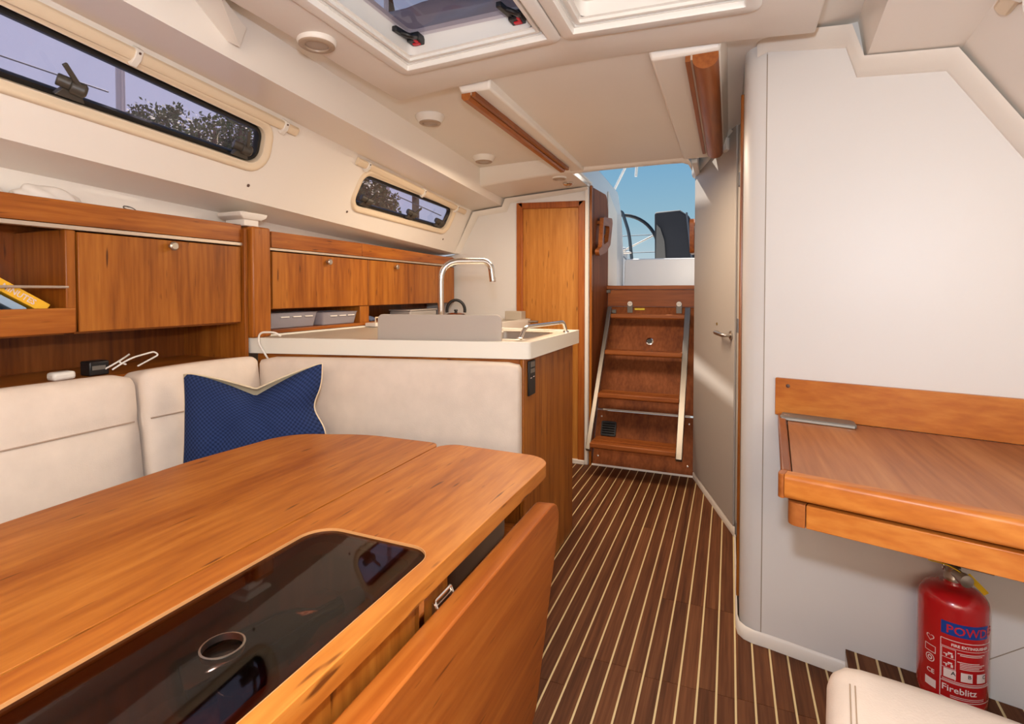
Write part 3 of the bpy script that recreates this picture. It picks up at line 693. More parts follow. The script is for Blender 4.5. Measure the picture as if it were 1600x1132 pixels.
# ------------------------------------------------------------------ saloon locker on the hull side
lk = empty('saloon_locker', (-1.95, 0.5, 0.88), 'long cherry saloon locker with open book shelf above the settee backrest', 'locker')
MB().box(-1.80, -1.78, -0.7, 1.512, 1.347, 1.416).build('fascia', cherY, lk, bevel=0.002)
MB().box(-1.806, -1.776, -0.7, 1.512, 1.333, 1.345).build('metal_strip', alu, lk, bevel=0.001)
MB().box(-1.95, -1.80, -0.7, 1.512, 1.395, 1.405).build('top_shelf', cherY, lk)
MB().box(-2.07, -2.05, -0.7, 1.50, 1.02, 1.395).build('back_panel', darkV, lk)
dr = MB().box(-1.798, -1.780, 0.948, 1.508, 1.032, 1.328).build('door', cherV, lk, bevel=0.002)
MB().lathe([(0.007, 0), (0.007, 0.010), (0.014, 0.014), (0.015, 0.022), (0.011, 0.026)], (-1.78, 1.226, 1.308), (1, 0, 0), 20).build('knob', satin, dr)
MB().box(-2.05, -1.785, 0.918, 0.945, 1.034, 1.333).build('divider', cherV, lk, bevel=0.003)
MB().box(-2.05, -1.797, -0.7, 0.917, 1.078, 1.088).box(-2.05, -1.797, -0.7, 0.917, 1.026, 1.036).box(-2.05, -1.80, 0.945, 1.512, 1.026, 1.036).build('shelf', cherY, lk)
MB().box(-1.796, -1.780, -0.7, 0.940, 1.030, 1.104).build('fiddle_board', cherY, lk, bevel=0.003)
MB().tube([(-1.787, -0.7, 1.165), (-1.787, 0.925, 1.165)], 0.004, 8).build('book_bar', alu, lk)
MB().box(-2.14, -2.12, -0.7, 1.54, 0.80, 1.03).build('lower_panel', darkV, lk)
MB().box(-2.13, -1.765, 1.512, 1.528, 0.80, 1.40).build('end_panel', cherV, lk, bevel=0.002)
MB().box(-2.12, -1.80, -0.7, 1.512, 0.86, 0.886).build('ledge', cherY, lk)
po = empty('wooden_post', (-1.84, 1.578, 0.967), 'square cherry post between the saloon locker and the galley lockers', 'post')
MB().box(-1.885, -1.742, 1.532, 1.622, 0.967, 1.412).build('shaft', cherV, po, bevel=0.010, seg=3)
MB().box(-1.87, -1.768, 1.515, 1.585, 1.413, 1.440).loops([[V((x, y, z)) for x, y in ((-1.88, 1.508 - d), (-1.762 + d * .5, 1.508 - d), (-1.762 + d * .5, 1.590 + d), (-1.88, 1.590 + d))] for d, z in ((0.0, 1.438), (0.020, 1.450), (0.024, 1.464), (0.0, 1.469))], True, True).build('cap', trimw, po, bevel=0.003)

# books in the open shelf, leaning
def book(y, lean, th, h, mat, label, txt=None):
    o = empty('book', (-1.89, y, 1.089), label, 'book', 'books in the open saloon shelf')
    d = V((0, -math.sin(lean), math.cos(lean))); n = V((0, -math.cos(lean), -math.sin(lean)))   # along the spine, across the thickness
    b = V((-1.805, y, 1.089)) + V((0, 0, th * math.sin(lean)))
    MB().obox(b, d * h, n * th, (-0.14, 0, 0)).build('cover', mat, o, bevel=0.0015)
    MB().obox(b + d * (h - 0.001) + n * 0.003 + V((-0.005, 0, 0)), d * 0.002, n * (th - 0.006), (-0.13, 0, 0)).build('pages', paperm, o)
    if txt:
        t = text_mb(txt, 0.0215, 'RIGHT', 0.0004)
        xform(t, frame(b + d * 0.034 + n * 0.0225 + V((0.0012, 0, 0)), -d, -n, (1, 0, 0)))
        t.build('title', labelw, o, fixn=False)
    return o
book(0.890, R(56), 0.030, 0.20, bookY, 'yellow book titled MINUTES leaning in the open shelf', 'MINUTES')
book(0.835, R(56), 0.020, 0.20, bookW, 'pale blue and white book leaning under the yellow one')
book(0.775, R(56), 0.028, 0.19, bookK, 'dark red and black book leaning lowest in the shelf')

# soft things on top of the locker
def blob(name, label, cat, c, size, mat, seed, group=None):
    rnd = random.Random(seed); bm = bmesh.new(); bmesh.ops.create_icosphere(bm, subdivisions=4, radius=1)
    ph = [rnd.random() * 6 for _ in range(6)]; mb = MB(); bm.verts.index_update()
    for v in bm.verts:
        p = v.co; k = 1 + 0.10 * math.sin(5 * p.x + ph[0]) * math.sin(4 * p.y + ph[1]) + 0.07 * math.sin(9 * p.y + 5 * p.z + ph[2])
        z = max(p.z * k, -0.35) + 0.35
        mb.v.append(V((c[0] + p.x * k * size[0], c[1] + p.y * k * size[1], c[2] + z / 1.35 * size[2])))
    mb.f = [[q.index for q in f.verts] for f in bm.faces]; bm.free()
    return tag(mb.build(name, mat, angle=180), label, cat, group)
blob('folded_cloth', 'crumpled white cloth on top of the saloon locker', 'cloth', (-1.842, 0.905, 1.406), (0.035, 0.085, 0.052), clothw, 3)
blob('folded_cloth', 'second white bundle on the locker top, further from the post than the crumpled cloth', 'cloth', (-1.845, 0.70, 1.406), (0.035, 0.11, 0.06), clothw, 8)
tag(MB().tube([(-1.82, 1.12 + 0.02 * math.cos(t * 1.3), 1.418 + 0.012 * math.sin(t)) for t in [k * 0.4 for k in range(22)]], 0.0018, 6).build('cable', greyp), 'short thin coiled cable on top of the saloon locker', 'cable')

# ------------------------------------------------------------------ galley lockers on the hull side
gl = empty('galley_locker', (-1.93, 2.56, 0.96), 'cherry galley locker with two flap doors above an open niche', 'locker')
MB().box(-1.87, -1.85, 1.725, 2.335, 1.345, 1.416).build('fascia', cherY, gl, bevel=0.002)
MB().prism([(-1.85, 2.337, 1.345), (-1.85, 3.40, 1.345), (-1.85, 3.40, 1.395), (-1.85, 2.337, 1.416)], (-0.02, 0, 0)).build('fascia', cherY, gl, bevel=0.002)
MB().box(-1.876, -1.846, 1.625, 3.34, 1.333, 1.343).build('metal_strip', alu, gl, bevel=0.001)
MB().box(-1.94, -1.868, 1.725, 3.39, 1.395, 1.403).build('top_shelf', cherY, gl)
for ya, yb, ky in ((1.728, 2.383, 2.066), (2.387, 3.37, 2.639)):
    dr = MB().box(-1.868, -1.850, ya, yb, 1.077, 1.328).build('door', cherV, gl, bevel=0.002)
    MB().lathe([(0.007, 0), (0.007, 0.010), (0.014, 0.014), (0.015, 0.022), (0.011, 0.026)], (-1.85, ky, 1.30), (1, 0, 0), 20).build('knob', satin, dr)
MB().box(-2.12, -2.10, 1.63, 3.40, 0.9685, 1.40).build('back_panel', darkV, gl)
MB().box(-2.10, -1.852, 2.318, 2.395, 0.984, 1.074).build('divider', cherV, gl, bevel=0.002)
MB().box(-2.10, -1.85, 1.725, 3.40, 0.9685, 0.984).build('niche_floor', cherY, gl, bevel=0.002)
MB().box(-2.10, -1.87, 1.725, 3.40, 1.074, 1.083).build('bottom_board', cherY, gl)
def bin_(y0, y1, x1, h, label):
    o = empty('storage_box', (-1.95, (y0 + y1) / 2, 0.985), label, 'storage box', 'clear plastic boxes in the galley niche')
    def L(d, z, t=0.0): return [V((p.x, p.y, z)) for p in rpoly([(-2.08 + d, y0 + d, .012), (x1 - d, y0 + d, .012), (x1 - d, y1 - d, .012), (-2.08 + d, y1 - d, .012)], 4)]
    MB().loops([L(0.012, 0.986), L(0.0, 0.985 + h), L(-0.003, 0.985 + h), L(-0.003, 0.982 + h), L(0.003, 0.982 + h), L(0.014, 0.989)], True, True).build('tub', boxplast, o)
    MB().loops([L(-0.004, 0.981 + h), L(-0.005, 0.985 + h), L(0.003, 0.986 + h), L(0.004, 0.982 + h)]).build('rim', clearglass, o)
    for k in (0.3, 0.55, 0.8):
        y = lerp(y0, y1, k); MB().box(x1 - 0.003, x1 + 0.001, y - 0.025, y + 0.025, 0.985 + h - 0.022, 0.985 + h - 0.017).build('grip', whitep, o)
bin_(1.735, 2.03, -1.878, 0.070, 'clear plastic box nearest the post in the galley niche')
bin_(2.045, 2.312, -1.862, 0.064, 'clear plastic box beside the niche divider')
blob('folded_cloth', 'blue grey cloth in the niche right of the divider', 'cloth', (-1.92, 2.46, 0.985), (0.045, 0.05, 0.03), bluegrey, 5)
t = empty('white_caddy', (-1.80, 2.37, 0.962), 'small white plastic rack on the worktop below the divider', 'rack')
MB().box(-1.84, -1.77, 2.345, 2.45, 0.962, 0.982).build('tray', whitep, t, bevel=0.003)
MB().tube([(-1.775, 2.35, 0.980), (-1.775, 2.35, 1.012), (-1.775, 2.43, 1.012)], 0.004, 8).build('bar', creamp, t)
MB().tube([(-1.775, 2.445, 0.980), (-1.775, 2.445, 1.012)], 0.004, 8).build('post', creamp, t)
t = empty('food_container', (-1.93, 3.0, 0.985), 'grey plastic food container lying in the niche behind the tap', 'container')
MB().box(-2.02, -1.862, 2.82, 3.14, 0.985, 1.03).build('tub', plain('container_grey', lin(178, 172, 166), 0.4), t, bevel=0.008)
MB().box(-2.024, -1.858, 2.816, 3.144, 1.031, 1.038).build('lid', plain('container_lid', lin(206, 198, 190), 0.4), t, bevel=0.003)

# ------------------------------------------------------------------ galley counter and worktop
u_ = V((0.977, 0.2132, 0)).normalized(); f_ = V((0.2132, -0.977, 0)).normalized()     # along the front, out of the front
Nc = V((-0.684, 1.792, 0))
fp = lambda x, d=0.0: Nc + u_ * ((x - Nc.x) / u_.x) + f_ * d
gc = empty('galley_counter', (-1.2, 2.1, 0.0), 'cherry galley counter forming the end of the settee by the passage', 'cabinet')
MB().prism([V((-2.05, 1.64, 0)), V((-1.76, 1.64, 0)), fp(-1.76, -0.012), fp(-0.712, -0.012), V((-0.712, 2.44, 0)), V((-1.08, 2.44, 0)), V((-1.3, 2.62, 0)), V((-1.3, 3.39, 0)), V((-2.05, 3.39, 0))], (0, 0, 0.66)).build('carcass', cherV, gc)
MB().prism([fp(-1.76, -0.012) + V((0, 0, 0.661)), fp(-0.712, -0.012) + V((0, 0, 0.661)), fp(-0.712, -0.03) + V((0, 0, 0.661)), fp(-1.76, -0.03) + V((0, 0, 0.661))], (0, 0, 0.243)).build('front_panel', cherX, gc)
MB().box(-0.712, -0.694, 1.79, 2.44, 0.0, 0.904).build('end_panel', cherV, gc, bevel=0.004, seg=3)
MB().box(-0.735, -0.712, 2.4405, 2.50, 0.0, 0.80).build('return_panel', cherV, gc, bevel=0.003)
sw = empty('switch_panel', (-0.69, 1.86, 0.762), 'black switch panel on the end of the galley counter', 'switch panel')
MB().prism([(-0.694, 1.825, 0.762), (-0.694, 1.895, 0.762), (-0.694, 1.895, 0.893), (-0.694, 1.825, 0.893)], (0.007, 0, 0)).build('plate', black, sw, bevel=0.002)
MB().box(-0.6868, -0.6855, 1.84, 1.885, 0.868, 0.888).box(-0.6868, -0.6855, 1.84, 1.885, 0.846, 0.862).build('button', greyp, sw, bevel=0.0005)
MB().box(-0.6868, -0.6860, 1.840, 1.853, 0.826, 0.829).box(-0.6868, -0.6860, 1.868, 1.881, 0.828, 0.831).build('mark', labelw, sw)
wt = empty('worktop', (-1.3, 2.2, 0.905), 'white edged galley worktop with grey surface and steel sink', 'worktop')
wo2 = rpoly([(-2.09, 1.632), (-1.79, 1.632), (fp(-1.79, 0.006).x, fp(-1.79, 0.006).y), (fp(-0.672, 0.006).x, fp(-0.672, 0.006).y, 0.022), (-0.672, 2.478, 0.012), (-1.06, 2.478, 0.05), (-1.27, 2.64, 0.05), (-1.27, 3.395), (-2.09, 3.395)], 6)
wi2 = rpoly([(fp(-1.74, -0.024).x, fp(-1.74, -0.024).y), (fp(-0.702, -0.024).x, fp(-0.702, -0.024).y, 0.012), (-0.702, 2.448, 0.008), (-1.075, 2.448, 0.05), (-1.30, 2.625, 0.05), (-1.30, 3.38), (-1.84, 3.38), (-1.84, 1.66)], 6)
sk = rpoly([(-1.03, 1.95, .04), (-0.765, 1.97, .04), (-0.765, 2.34, .04), (-1.03, 2.34, .04)], 5)
mb = MB(); z3 = lambda P, z: [V((p[0], p[1], z)) for p in P]
mb.holed(z3(wo2, 0.967), [z3(wi2, 0.967)]); mb.loops([z3(wo2, 0.905), z3(wo2, 0.967)]); mb.loops([z3(wi2, 0.94), z3(wi2, 0.967)]); mb.add(z3(wo2, 0.905), [list(range(len(wo2)))])
weld(mb).build('edge', worktopw, wt, bevel=0.004)
MB().holed(z3(wi2, 0.9595), [z3(sk, 0.9595)]).build('surface', laminate, wt)
sk2 = [V((p.x, p.y)) for p in sk]; cs = V((-0.9, 2.145))
sc_ = lambda k: [cs + (p - cs) * k for p in sk2]
MB().loops([z3(sc_(1.08), 0.9597), z3(sc_(1.06), 0.9615), z3(sc_(1.0), 0.9605), z3(sc_(0.97), 0.95), z3(sc_(0.9), 0.82), z3(sc_(0.8), 0.80)], False, True).build('sink', steel, wt, angle=50)
# splash board standing behind the front edge
a0 = fp(-1.272, -0.048); a1 = fp(-0.785, -0.048); wd = (a1 - a0).length
pr = rpoly([(0, 0), (wd, 0), (wd, 0.103, 0.022), (0, 0.103, 0.022)], 6)
tag(MB().prism([a0 + u_ * p.x + V((0, 0, 0.9605 + p.y)) for p in pr], f_ * -0.012).build('sink_cover', boardm, bevel=0.002), 'warm grey sink cover standing upright on the worktop', 'board')
# tap
tp = empty('tap', (-1.12, 1.93, 0.96), 'tall chrome tap with an angular swan neck', 'tap')
th = V((0.80, 0.60, 0)).normalized(); tb = V((-1.12, 1.925, 0.962)); Z = V((0, 0, 1))
MB().lathe([(0.026, 0), (0.026, 0.006), (0.017, 0.010), (0.0165, 0.06), (0.0125, 0.065)], tb, seg=24).build('base', chrome, tp, angle=50)
MB().tube(bend([tb + Z * 0.06, tb + Z * 0.317, tb + Z * 0.322 + th * 0.212, tb + Z * 0.236 + th * 0.222], 0.085, 12), 0.0132, 16).build('spout', chrome, tp, angle=60)
MB().lathe([(0.0128, 0), (0.0135, 0.004), (0.0135, 0.016), (0.0122, 0.02)], tb + Z * 0.232 + th * 0.2222, seg=18).build('nozzle', chrome, tp)
# grab rail on the worktop corner
gr = empty('grab_rail', (-0.725, 2.1, 0.967), 'chrome grab rail on the worktop corner by the passage', 'rail')
ra, rb = V((-0.755, 1.905, 0.9675)), V((-0.690, 2.31, 0.9675))
MB().tube(bend([ra, ra + V((0.01, 0.03, 0.045)), rb + V((-0.004, -0.02, 0.048)), rb], 0.028, 7), 0.008, 14).build('bar', chrome, gr, angle=60)
for p in (ra, rb): MB().lathe([(0.014, 0.0), (0.014, 0.004), (0.009, 0.007)], p, seg=16).build('foot', chrome, gr)
# kettle: only the ring handle and lid show over the board
kt = empty('kettle', (-1.62, 3.0, 0.96), 'copper kettle with a black ring handle beyond the sink cover', 'kettle')
kc = V((-1.635, 3.0, 0.9605))
MB().lathe([(0.075, 0), (0.085, 0.006), (0.08, 0.03), (0.055, 0.05), (0.03, 0.056)], kc, seg=28).build('body', plain('copper', lin(190, 110, 70), 0.25, metal=1), kt)
MB().lathe([(0.010, 0.056), (0.008, 0.064), (0.013, 0.070), (0.010, 0.078)], kc, seg=18).build('lid_knob', black, kt)
sv = V((0.92, 0.38, 0)).normalized()
MB().tube(arc3(kc + Z * 0.072, sv * 0.058, Z * 0.066, R(-12), R(192), 22), 0.0095, 10).build('handle', rubber, kt, angle=60)
tag(MB().box(-1.42, -1.30, 3.30, 3.385, 0.9605, 1.02).build('spice_rack', laminate, bevel=0.003), 'small grey box against the aft bulkhead beside the door', 'box')
tag(MB().tube(bend([(-1.70, 1.56, 0.885), (-1.735, 1.545, 0.95), (-1.73, 1.548, 0.990), (-1.68, 1.575, 0.990), (-1.66, 1.59, 0.974)], 0.03, 6), 0.004, 8).build('charging_cable', whitep), 'white charging cable over the worktop edge by the post', 'cable')

# ------------------------------------------------------------------ settee
sb = empty('settee_base', (-1.3, 0.9, 0), 'cherry settee base under the saloon table', 'settee')
MB().box(-1.95, -1.18, -0.7, 1.50, 0.0, 0.30).build('base', cherY, sb, bevel=0.004)
MB().prism([fp(-1.18, 0.01), fp(-0.70, 0.01), V((-0.70, 1.22, 0)), V((-1.18, 1.22, 0))], (0, 0, 0.30)).build('end_base', cherX, sb, bevel=0.004)
def soft(name, label, cat, size, r, M, mat, group=None, **k):
    mb = xform(cushion(size, r, **k), M)
    o = tag(mb.build(name, mat, angle=180), label, cat, group)
    if 'groove' in k:                       # the sewn cross seam
        zz = k['groove'][1]; hx, hy = size[0] / 2, size[1] / 2; pf = k['puff'][1]; wz = (zz / (size[2] / 2)) ** 2
        MB().tube([M @ V((u * hx, -hy - pf * (1 - u * u) * (1 - wz) + 0.0015, zz)) for u in [-0.955 + 1.91 * q / 24 for q in range(25)]], 0.0022, 6).build('seam', seamm, o)
    return o
soft('seat_cushion', 'long beige seat cushion under the left side of the table', 'cushion', (0.58, 2.0, 0.11), 0.035, Matrix.Translation((-1.38, 0.42, 0.367)), sueded, 'settee seat cushions', puff=(0, 0, 0.01))
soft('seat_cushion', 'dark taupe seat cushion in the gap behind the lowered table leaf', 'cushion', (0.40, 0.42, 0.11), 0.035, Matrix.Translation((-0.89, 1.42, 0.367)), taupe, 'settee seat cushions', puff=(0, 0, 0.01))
ln = R(7)
Mb = lambda y, x=-1.705: frame((x, y, 0.668), (0, 1, 0), (-math.cos(ln), 0, -math.sin(ln)), (-math.sin(ln), 0, math.cos(ln)))
soft('backrest_cushion', 'long beige suede backrest cushion with a cross seam, nearest the camera', 'cushion', (1.40, 0.13, 0.465), 0.045, Mb(0.35), sueded, 'settee backrest cushions', puff=(0, 0.022, 0.006), n=22, groove=('z', 0.085, 0.008, 0.016, 0))
soft('backrest_cushion', 'short beige suede backrest cushion behind the blue pillow', 'cushion', (0.440, 0.13, 0.465), 0.030, Mb(1.278), sueded, 'settee backrest cushions', puff=(0, 0.02, 0.006), n=22, groove=('z', 0.085, 0.008, 0.016, 0))
gcx = fp(-1.196, 0.048)
soft('backrest_cushion', 'smooth beige suede backrest cushion against the galley counter', 'cushion', (1.022, 0.082, 0.455), 0.026, frame((gcx.x, gcx.y, 0.669), u_, -f_, Z), sueded, 'settee backrest cushions', puff=(0, 0.014, 0.004), n=20)

# blue pillow with a cream back
pw = empty('throw_pillow', (-1.44, 1.27, 0.43), 'navy blue woven pillow with a cream back, dented at the top', 'pillow')
px = V((0.84, 0.54, 0)).normalized(); pn = V((0.54, -0.84, 0)).normalized(); pn2 = (pn + V((0, 0, 0.12))).normalized(); pz = (Z - pn2 * Z.dot(pn2)).normalized()
pcn = V((-1.435, 1.252, 0.672)); NP = 40
def pil(u, v, s):
    hw, hh = 0.213, 0.225
    x = u * hw * (1 - 0.045 * (1 - v * v) * (1 if u < 0 else 0.2)); y = v * hh
    # dent in the top edge and curl at the right edge
    if v > 0: y -= (0.088 if s > 0 else 0.066) * v ** 1.5 * max(0, 1 - abs(u - 0.03) / 0.95) ** 1.25
    y += 0.012 * u * (v > 0) * v
    x += max(0, u) ** 3 * (-0.024 * math.exp(-((v - 0.40) / 0.22) ** 2) + 0.016 * math.exp(-((v + 0.02) / 0.28) ** 2))
    edge = (1 - abs(u) ** 3.2) * (1 - abs(v) ** 3.2)
    t = 0.078 * max(0, edge) ** 0.55
    if s > 0:
        t -= 0.040 * math.exp(-((u - 0.03) / 0.22) ** 2) * max(0, v) ** 1.2 * (edge ** .4)
        t += 0.006 * math.sin(7 * u + 4 * v) * edge
        for cu, cv in ((-0.75, -0.55), (0.70, -0.50), (0.95, 0.35)):      # creases running out from the dent
            ax, ay = cu - 0.03, cv - 0.62; ln_ = math.hypot(ax, ay); k_ = ((u - 0.03) * ax + (v - 0.62) * ay) / ln_
            if 0 < k_ < ln_: t -= 0.013 * math.exp(-((((u - 0.03) * ay - (v - 0.62) * ax) / ln_) / 0.085) ** 2) * math.sin(math.pi * k_ / ln_) * edge ** .3
    return pcn + px * x + pz * y + pn2 * (s * t * (1.0 if s > 0 else 0.75))
for s, nm, mt in ((1, 'front_panel', navy), (-1, 'back_panel', cream_f)):   # back bulges up into the dent
    mb = MB(); ex = 1.0 if s > 0 else 1.03
    mb.grid([[pil(-1 + 2 * i / NP, -1 + 2 * j / NP, s) for i in range(NP + 1)] for j in range(NP + 1)])
    if s > 0: mb.uv = [(i / NP, j / NP) for j in range(NP + 1) for i in range(NP + 1)]
    mb.build(nm, mt, pw, angle=180)
rim = [(-1 + 2 * i / NP, -1) for i in range(NP)] + [(1, -1 + 2 * j / NP) for j in range(NP)] + [(1 - 2 * i / NP, 1) for i in range(NP)] + [(-1, 1 - 2 * j / NP) for j in range(NP)]
MB().tube([pil(a, b, -1) - pn2 * 0.004 for a, b in rim], 0.0032, 8, True).build('piping', cream_f, pw, angle=180)

# adapter, plug and cables behind the backrest
ad = empty('power_adapter', (-1.85, 1.03, 0.887), 'black power adapter on the ledge behind the backrest', 'adapter')
MB().box(-1.89, -1.84, 1.005, 1.062, 0.887, 0.932).build('body', black, ad, bevel=0.004)
MB().box(-1.842, -1.838, 1.012, 1.05, 0.905, 0.918).build('socket', greyp, ad)
def squig(pts, r=0.0028): return MB().tube(bend(pts, 0.03, 6), r, 7)
tag(squig([(-1.84, 1.05, 0.905), (-1.82, 1.075, 0.925), (-1.83, 1.13, 0.952), (-1.82, 1.075, 0.925), (-1.81, 1.095, 0.915)]).build('charging_cable', whitep), 'white charging lead looping up from the black adapter', 'cable')
tag(squig([(-1.815, 1.055, 0.903), (-1.80, 1.10, 0.935), (-1.81, 1.185, 0.948), (-1.81, 1.20, 0.935), (-1.81, 1.13, 0.905)]).build('charging_cable', whitep), 'longer white charging lead lying across the ledge right of the adapter', 'cable')
tag(MB().box(-1.87, -1.83, 0.905, 0.965, 0.887, 0.912).build('charger_plug', whitep, bevel=0.008), 'white charger plug on the ledge left of the black adapter', 'plug')

# ------------------------------------------------------------------ saloon table
TZ = 0.700
tb_ = empty('saloon_table', (-0.75, 0.45, 0), 'large cherry saloon table with a smoked lid and one lowered leaf', 'table')
ctr = rpoly([(-0.786, -0.6), (-0.439, -0.6), (-0.439, 1.352, 0.075), (-0.786, 1.366, 0.06)], 8)
hol = rpoly([(-0.730, -0.35, .04), (-0.470, -0.35, .04), (-0.470, 0.787, 0.045), (-0.730, 0.790, 0.055)], 8)
weld(plate(ctr, [hol], TZ - 0.034, TZ)).build('tabletop', tabY, tb_, bevel=0.003)
leaf = rpoly([(-1.262, -0.6), (-0.790, -0.6), (-0.790, 1.356, 0.035), (-1.06, 1.352, 0.4), (-1.292, 1.262, 0.13), (-1.325, 0.95, 0.6), (-1.300, 0.45, 0.6)], 8)
weld(plate(leaf, [], TZ - 0.034, TZ)).build('leaf', tabY, tb_, bevel=0.003)
hin = lambda d: [V((p.x, p.y)) for p in rpoly([(-0.730 + d, -0.35 + d, .04), (-0.470 - d, -0.35 + d, .04), (-0.470 - d, 0.787 - d, 0.045 - d), (-0.730 + d, 0.790 - d, 0.055 - d)], 8)]
mb = MB().loops([z3(hin(0.0), TZ - 0.03), z3(hin(0.0), TZ + 0.0005), z3(hin(0.0013), TZ + 0.0005), z3(hin(0.0013), TZ - 0.012)])
mb.build('lid_edging', plain('pale_edging', lin(196, 138, 84), 0.5), tb_)
MB().loops([z3(hin(0.003), TZ - 0.012), z3(hin(0.030), TZ - 0.012), z3(hin(0.030), TZ - 0.034), z3(hin(0.003), TZ - 0.034)]).build('lid_rebate', plain('rebate_brown', lin(132, 84, 64), 0.5), tb_)
fh = [V((-0.598 + 0.026 * math.cos(t), 0.472 + 0.026 * math.sin(t))) for t in [2 * math.pi * k / 28 for k in range(28)]]
weld(plate(hin(0.0020), [fh], TZ - 0.011, TZ - 0.004)).build('lid', tabglass, tb_)
MB().loops([[V((-0.598 + (0.026 + d) * math.cos(t), 0.472 + (0.026 + d) * math.sin(t), TZ + h)) for t in [2 * math.pi * k / 28 for k in range(28)]] for d, h in ((0.0, -0.012), (-0.0015, -0.012), (-0.0015, -0.003), (0.001, -0.0034), (0.001, -0.004))]).build('finger_ring', steel, tb_)
bx = MB()
bx.box(-0.735, -0.470, -0.49, 0.80, 0.560, 0.570); bx.box(-0.745, -0.735, -0.5, 0.81, 0.50, 0.665).box(-0.470, -0.460, -0.5, 0.81, 0.50, 0.665).box(-0.735, -0.470, 0.80, 0.81, 0.50, 0.665).box(-0.735, -0.470, -0.5, -0.49, 0.50, 0.665).box(-0.745, -0.460, -0.5, 0.81, 0.488, 0.50)
bx.build('storage_box', cherV, tb_)
MB().box(-0.70, -0.56, -0.2, 0.70, 0.06, 0.487).build('pedestal', cherV, tb_, bevel=0.006)
MB().box(-0.72, -0.54, -0.25, 0.74, 0.0, 0.06).build('plinth', cherY, tb_, bevel=0.006)
# lowered leaf: hangs at the passage side, its foot a little inwards
dl = rpoly([(-0.6, 0.02), (1.285, 0.02, 0.05), (1.312, 0.625, 0.09), (-0.6, 0.625)], 8)
tl = 0.065 / 0.6
dv = MB().prism([V((-0.400 - (0.625 - p.y) * tl, p.x, p.y)) for p in dl], (-0.046, 0, -0.002))
dv.build('drop_leaf', edgeY, tb_, bevel=0.004)
lt = MB().obox((-0.459, 0.755, 0.600), (0.0, 0.050, 0), (0.012, 0, 0), (0, 0, 0.026)).build('hinge', steel, tb_, bevel=0.001)
MB().tube(bend([(-0.452, 0.752, 0.56), (-0.440, 0.752, 0.605), (-0.452, 0.752, 0.632), (-0.452, 0.806, 0.632), (-0.440, 0.806, 0.605)], 0.004, 3), 0.0032, 8).build('bracket', chrome, lt)
MB().box(-0.4595, -0.452, 0.705, 0.72, 0.5, 0.655).build('bracket', chrome, lt)
# things kept under the smoked lid
def tumbler(c, r, h, mat, label, group=None, lay=None):
    ax = V(lay).normalized() if lay else Z
    return tag(MB().lathe([(r * .8, 0), (r, h), (r * .95, h), (r * .76, 0.004)], c, ax, 26).build('tumbler', mat, angle=50), label, 'glass', group)
tumbler((-0.570, 0.478, 0.571), 0.030, 0.085, redglass, 'red tumbler standing below the finger hole of the table lid')
tumbler((-0.515, 0.545, 0.571), 0.033, 0.085, clearglass, 'clear tumbler under the lid beside the red one', 'clear tumblers under the lid')
tumbler((-0.512, 0.635, 0.571), 0.033, 0.085, clearglass, 'clear tumbler under the lid furthest from the red one', 'clear tumblers under the lid')
bo = empty('wine_bottle', (-0.64, 0.60, 0.501), 'dark wine bottle lying under the smoked table lid', 'bottle')
bd = V((0.30, 1, 0)).normalized()
MB().lathe([(0.030, 0), (0.036, 0.006), (0.036, 0.15), (0.030, 0.18), (0.015, 0.21), (0.0135, 0.26)], V((-0.690, 0.47, 0.609)), bd, 26).build('body', plain('bottle_dark', lin(20, 26, 22), 0.1, coat=1), bo, angle=50)
MB().lathe([(0.0155, 0.255), (0.016, 0.27), (0.015, 0.295), (0.004, 0.297)], V((-0.690, 0.47, 0.609)), bd, 20).build('cap', plain('foil', lin(90, 20, 28), 0.35), bo)
tag(MB().box(-0.60, -0.49, 0.33, 0.41, 0.571, 0.64).build('red_carton', plain('carton_red', lin(170, 54, 44), 0.6), bevel=0.003), 'red carton under the lid at the near end', 'carton')

# ------------------------------------------------------------------ companionway: engine cover, ladder, sill, sides
nE = V((0, -0.9082, 0.4185)); upE = V((0, 0.4185, 0.9082)); oE = V((-0.52, 3.412, 0.0))
def en(x, s, h=0.0): return V((x, 3.412, 0)) + upE * s + nE * h
ec = empty('engine_cover', (-0.52, 3.5, 0), 'sloping mahogany engine cover behind the companionway ladder', 'engine cover')
MB().prism([en(-0.838, 0.006), en(-0.196, 0.006), en(-0.196, 0.372), en(-0.838, 0.372)], nE * -0.018).build('lower_panel', mahoZ, ec, bevel=0.002)
MB().prism([en(-0.838, 0.386), en(-0.196, 0.386), en(-0.196, 1.15), en(-0.838, 1.15)], nE * -0.018).build('upper_panel', mahoZ, ec, bevel=0.002)
MB().prism([en(-0.80, 0.373), en(-0.23, 0.373), en(-0.23, 0.385), en(-0.80, 0.385)], nE * 0.003).build('seal_strip', alu, ec)
MB().prism([en(-0.84, 0.0, 0.004), en(-0.196, 0.0, 0.004), en(-0.196, 0.012, 0.004), en(-0.84, 0.012, 0.004)], nE * -0.01).build('foot_strip', trimw, ec)
kn = MB().lathe([(0.026, 0), (0.026, 0.005), (0.019, 0.007), (0.018, 0.001)], en(-0.519, 0.884), nE, 24).build('ring', chrome, ec, angle=50)
MB().lathe([(0.0175, 0.0), (0.0175, 0.003), (0.006, 0.004)], en(-0.519, 0.884), nE, 20).build('keyhole', rubber, kn)
for x, s in ((-0.805, 0.065), (-0.235, 0.065), (-0.235, 0.33), (-0.805, 0.33)):
    MB().lathe([(0.006, 0), (0.006, 0.002), (0.003, 0.003)], en(x, s), nE, 10).build('screw', satin, ec)
vg = empty('vent_grille', en(-0.748, 0.2), 'square black vent grille low on the engine cover', 'vent')
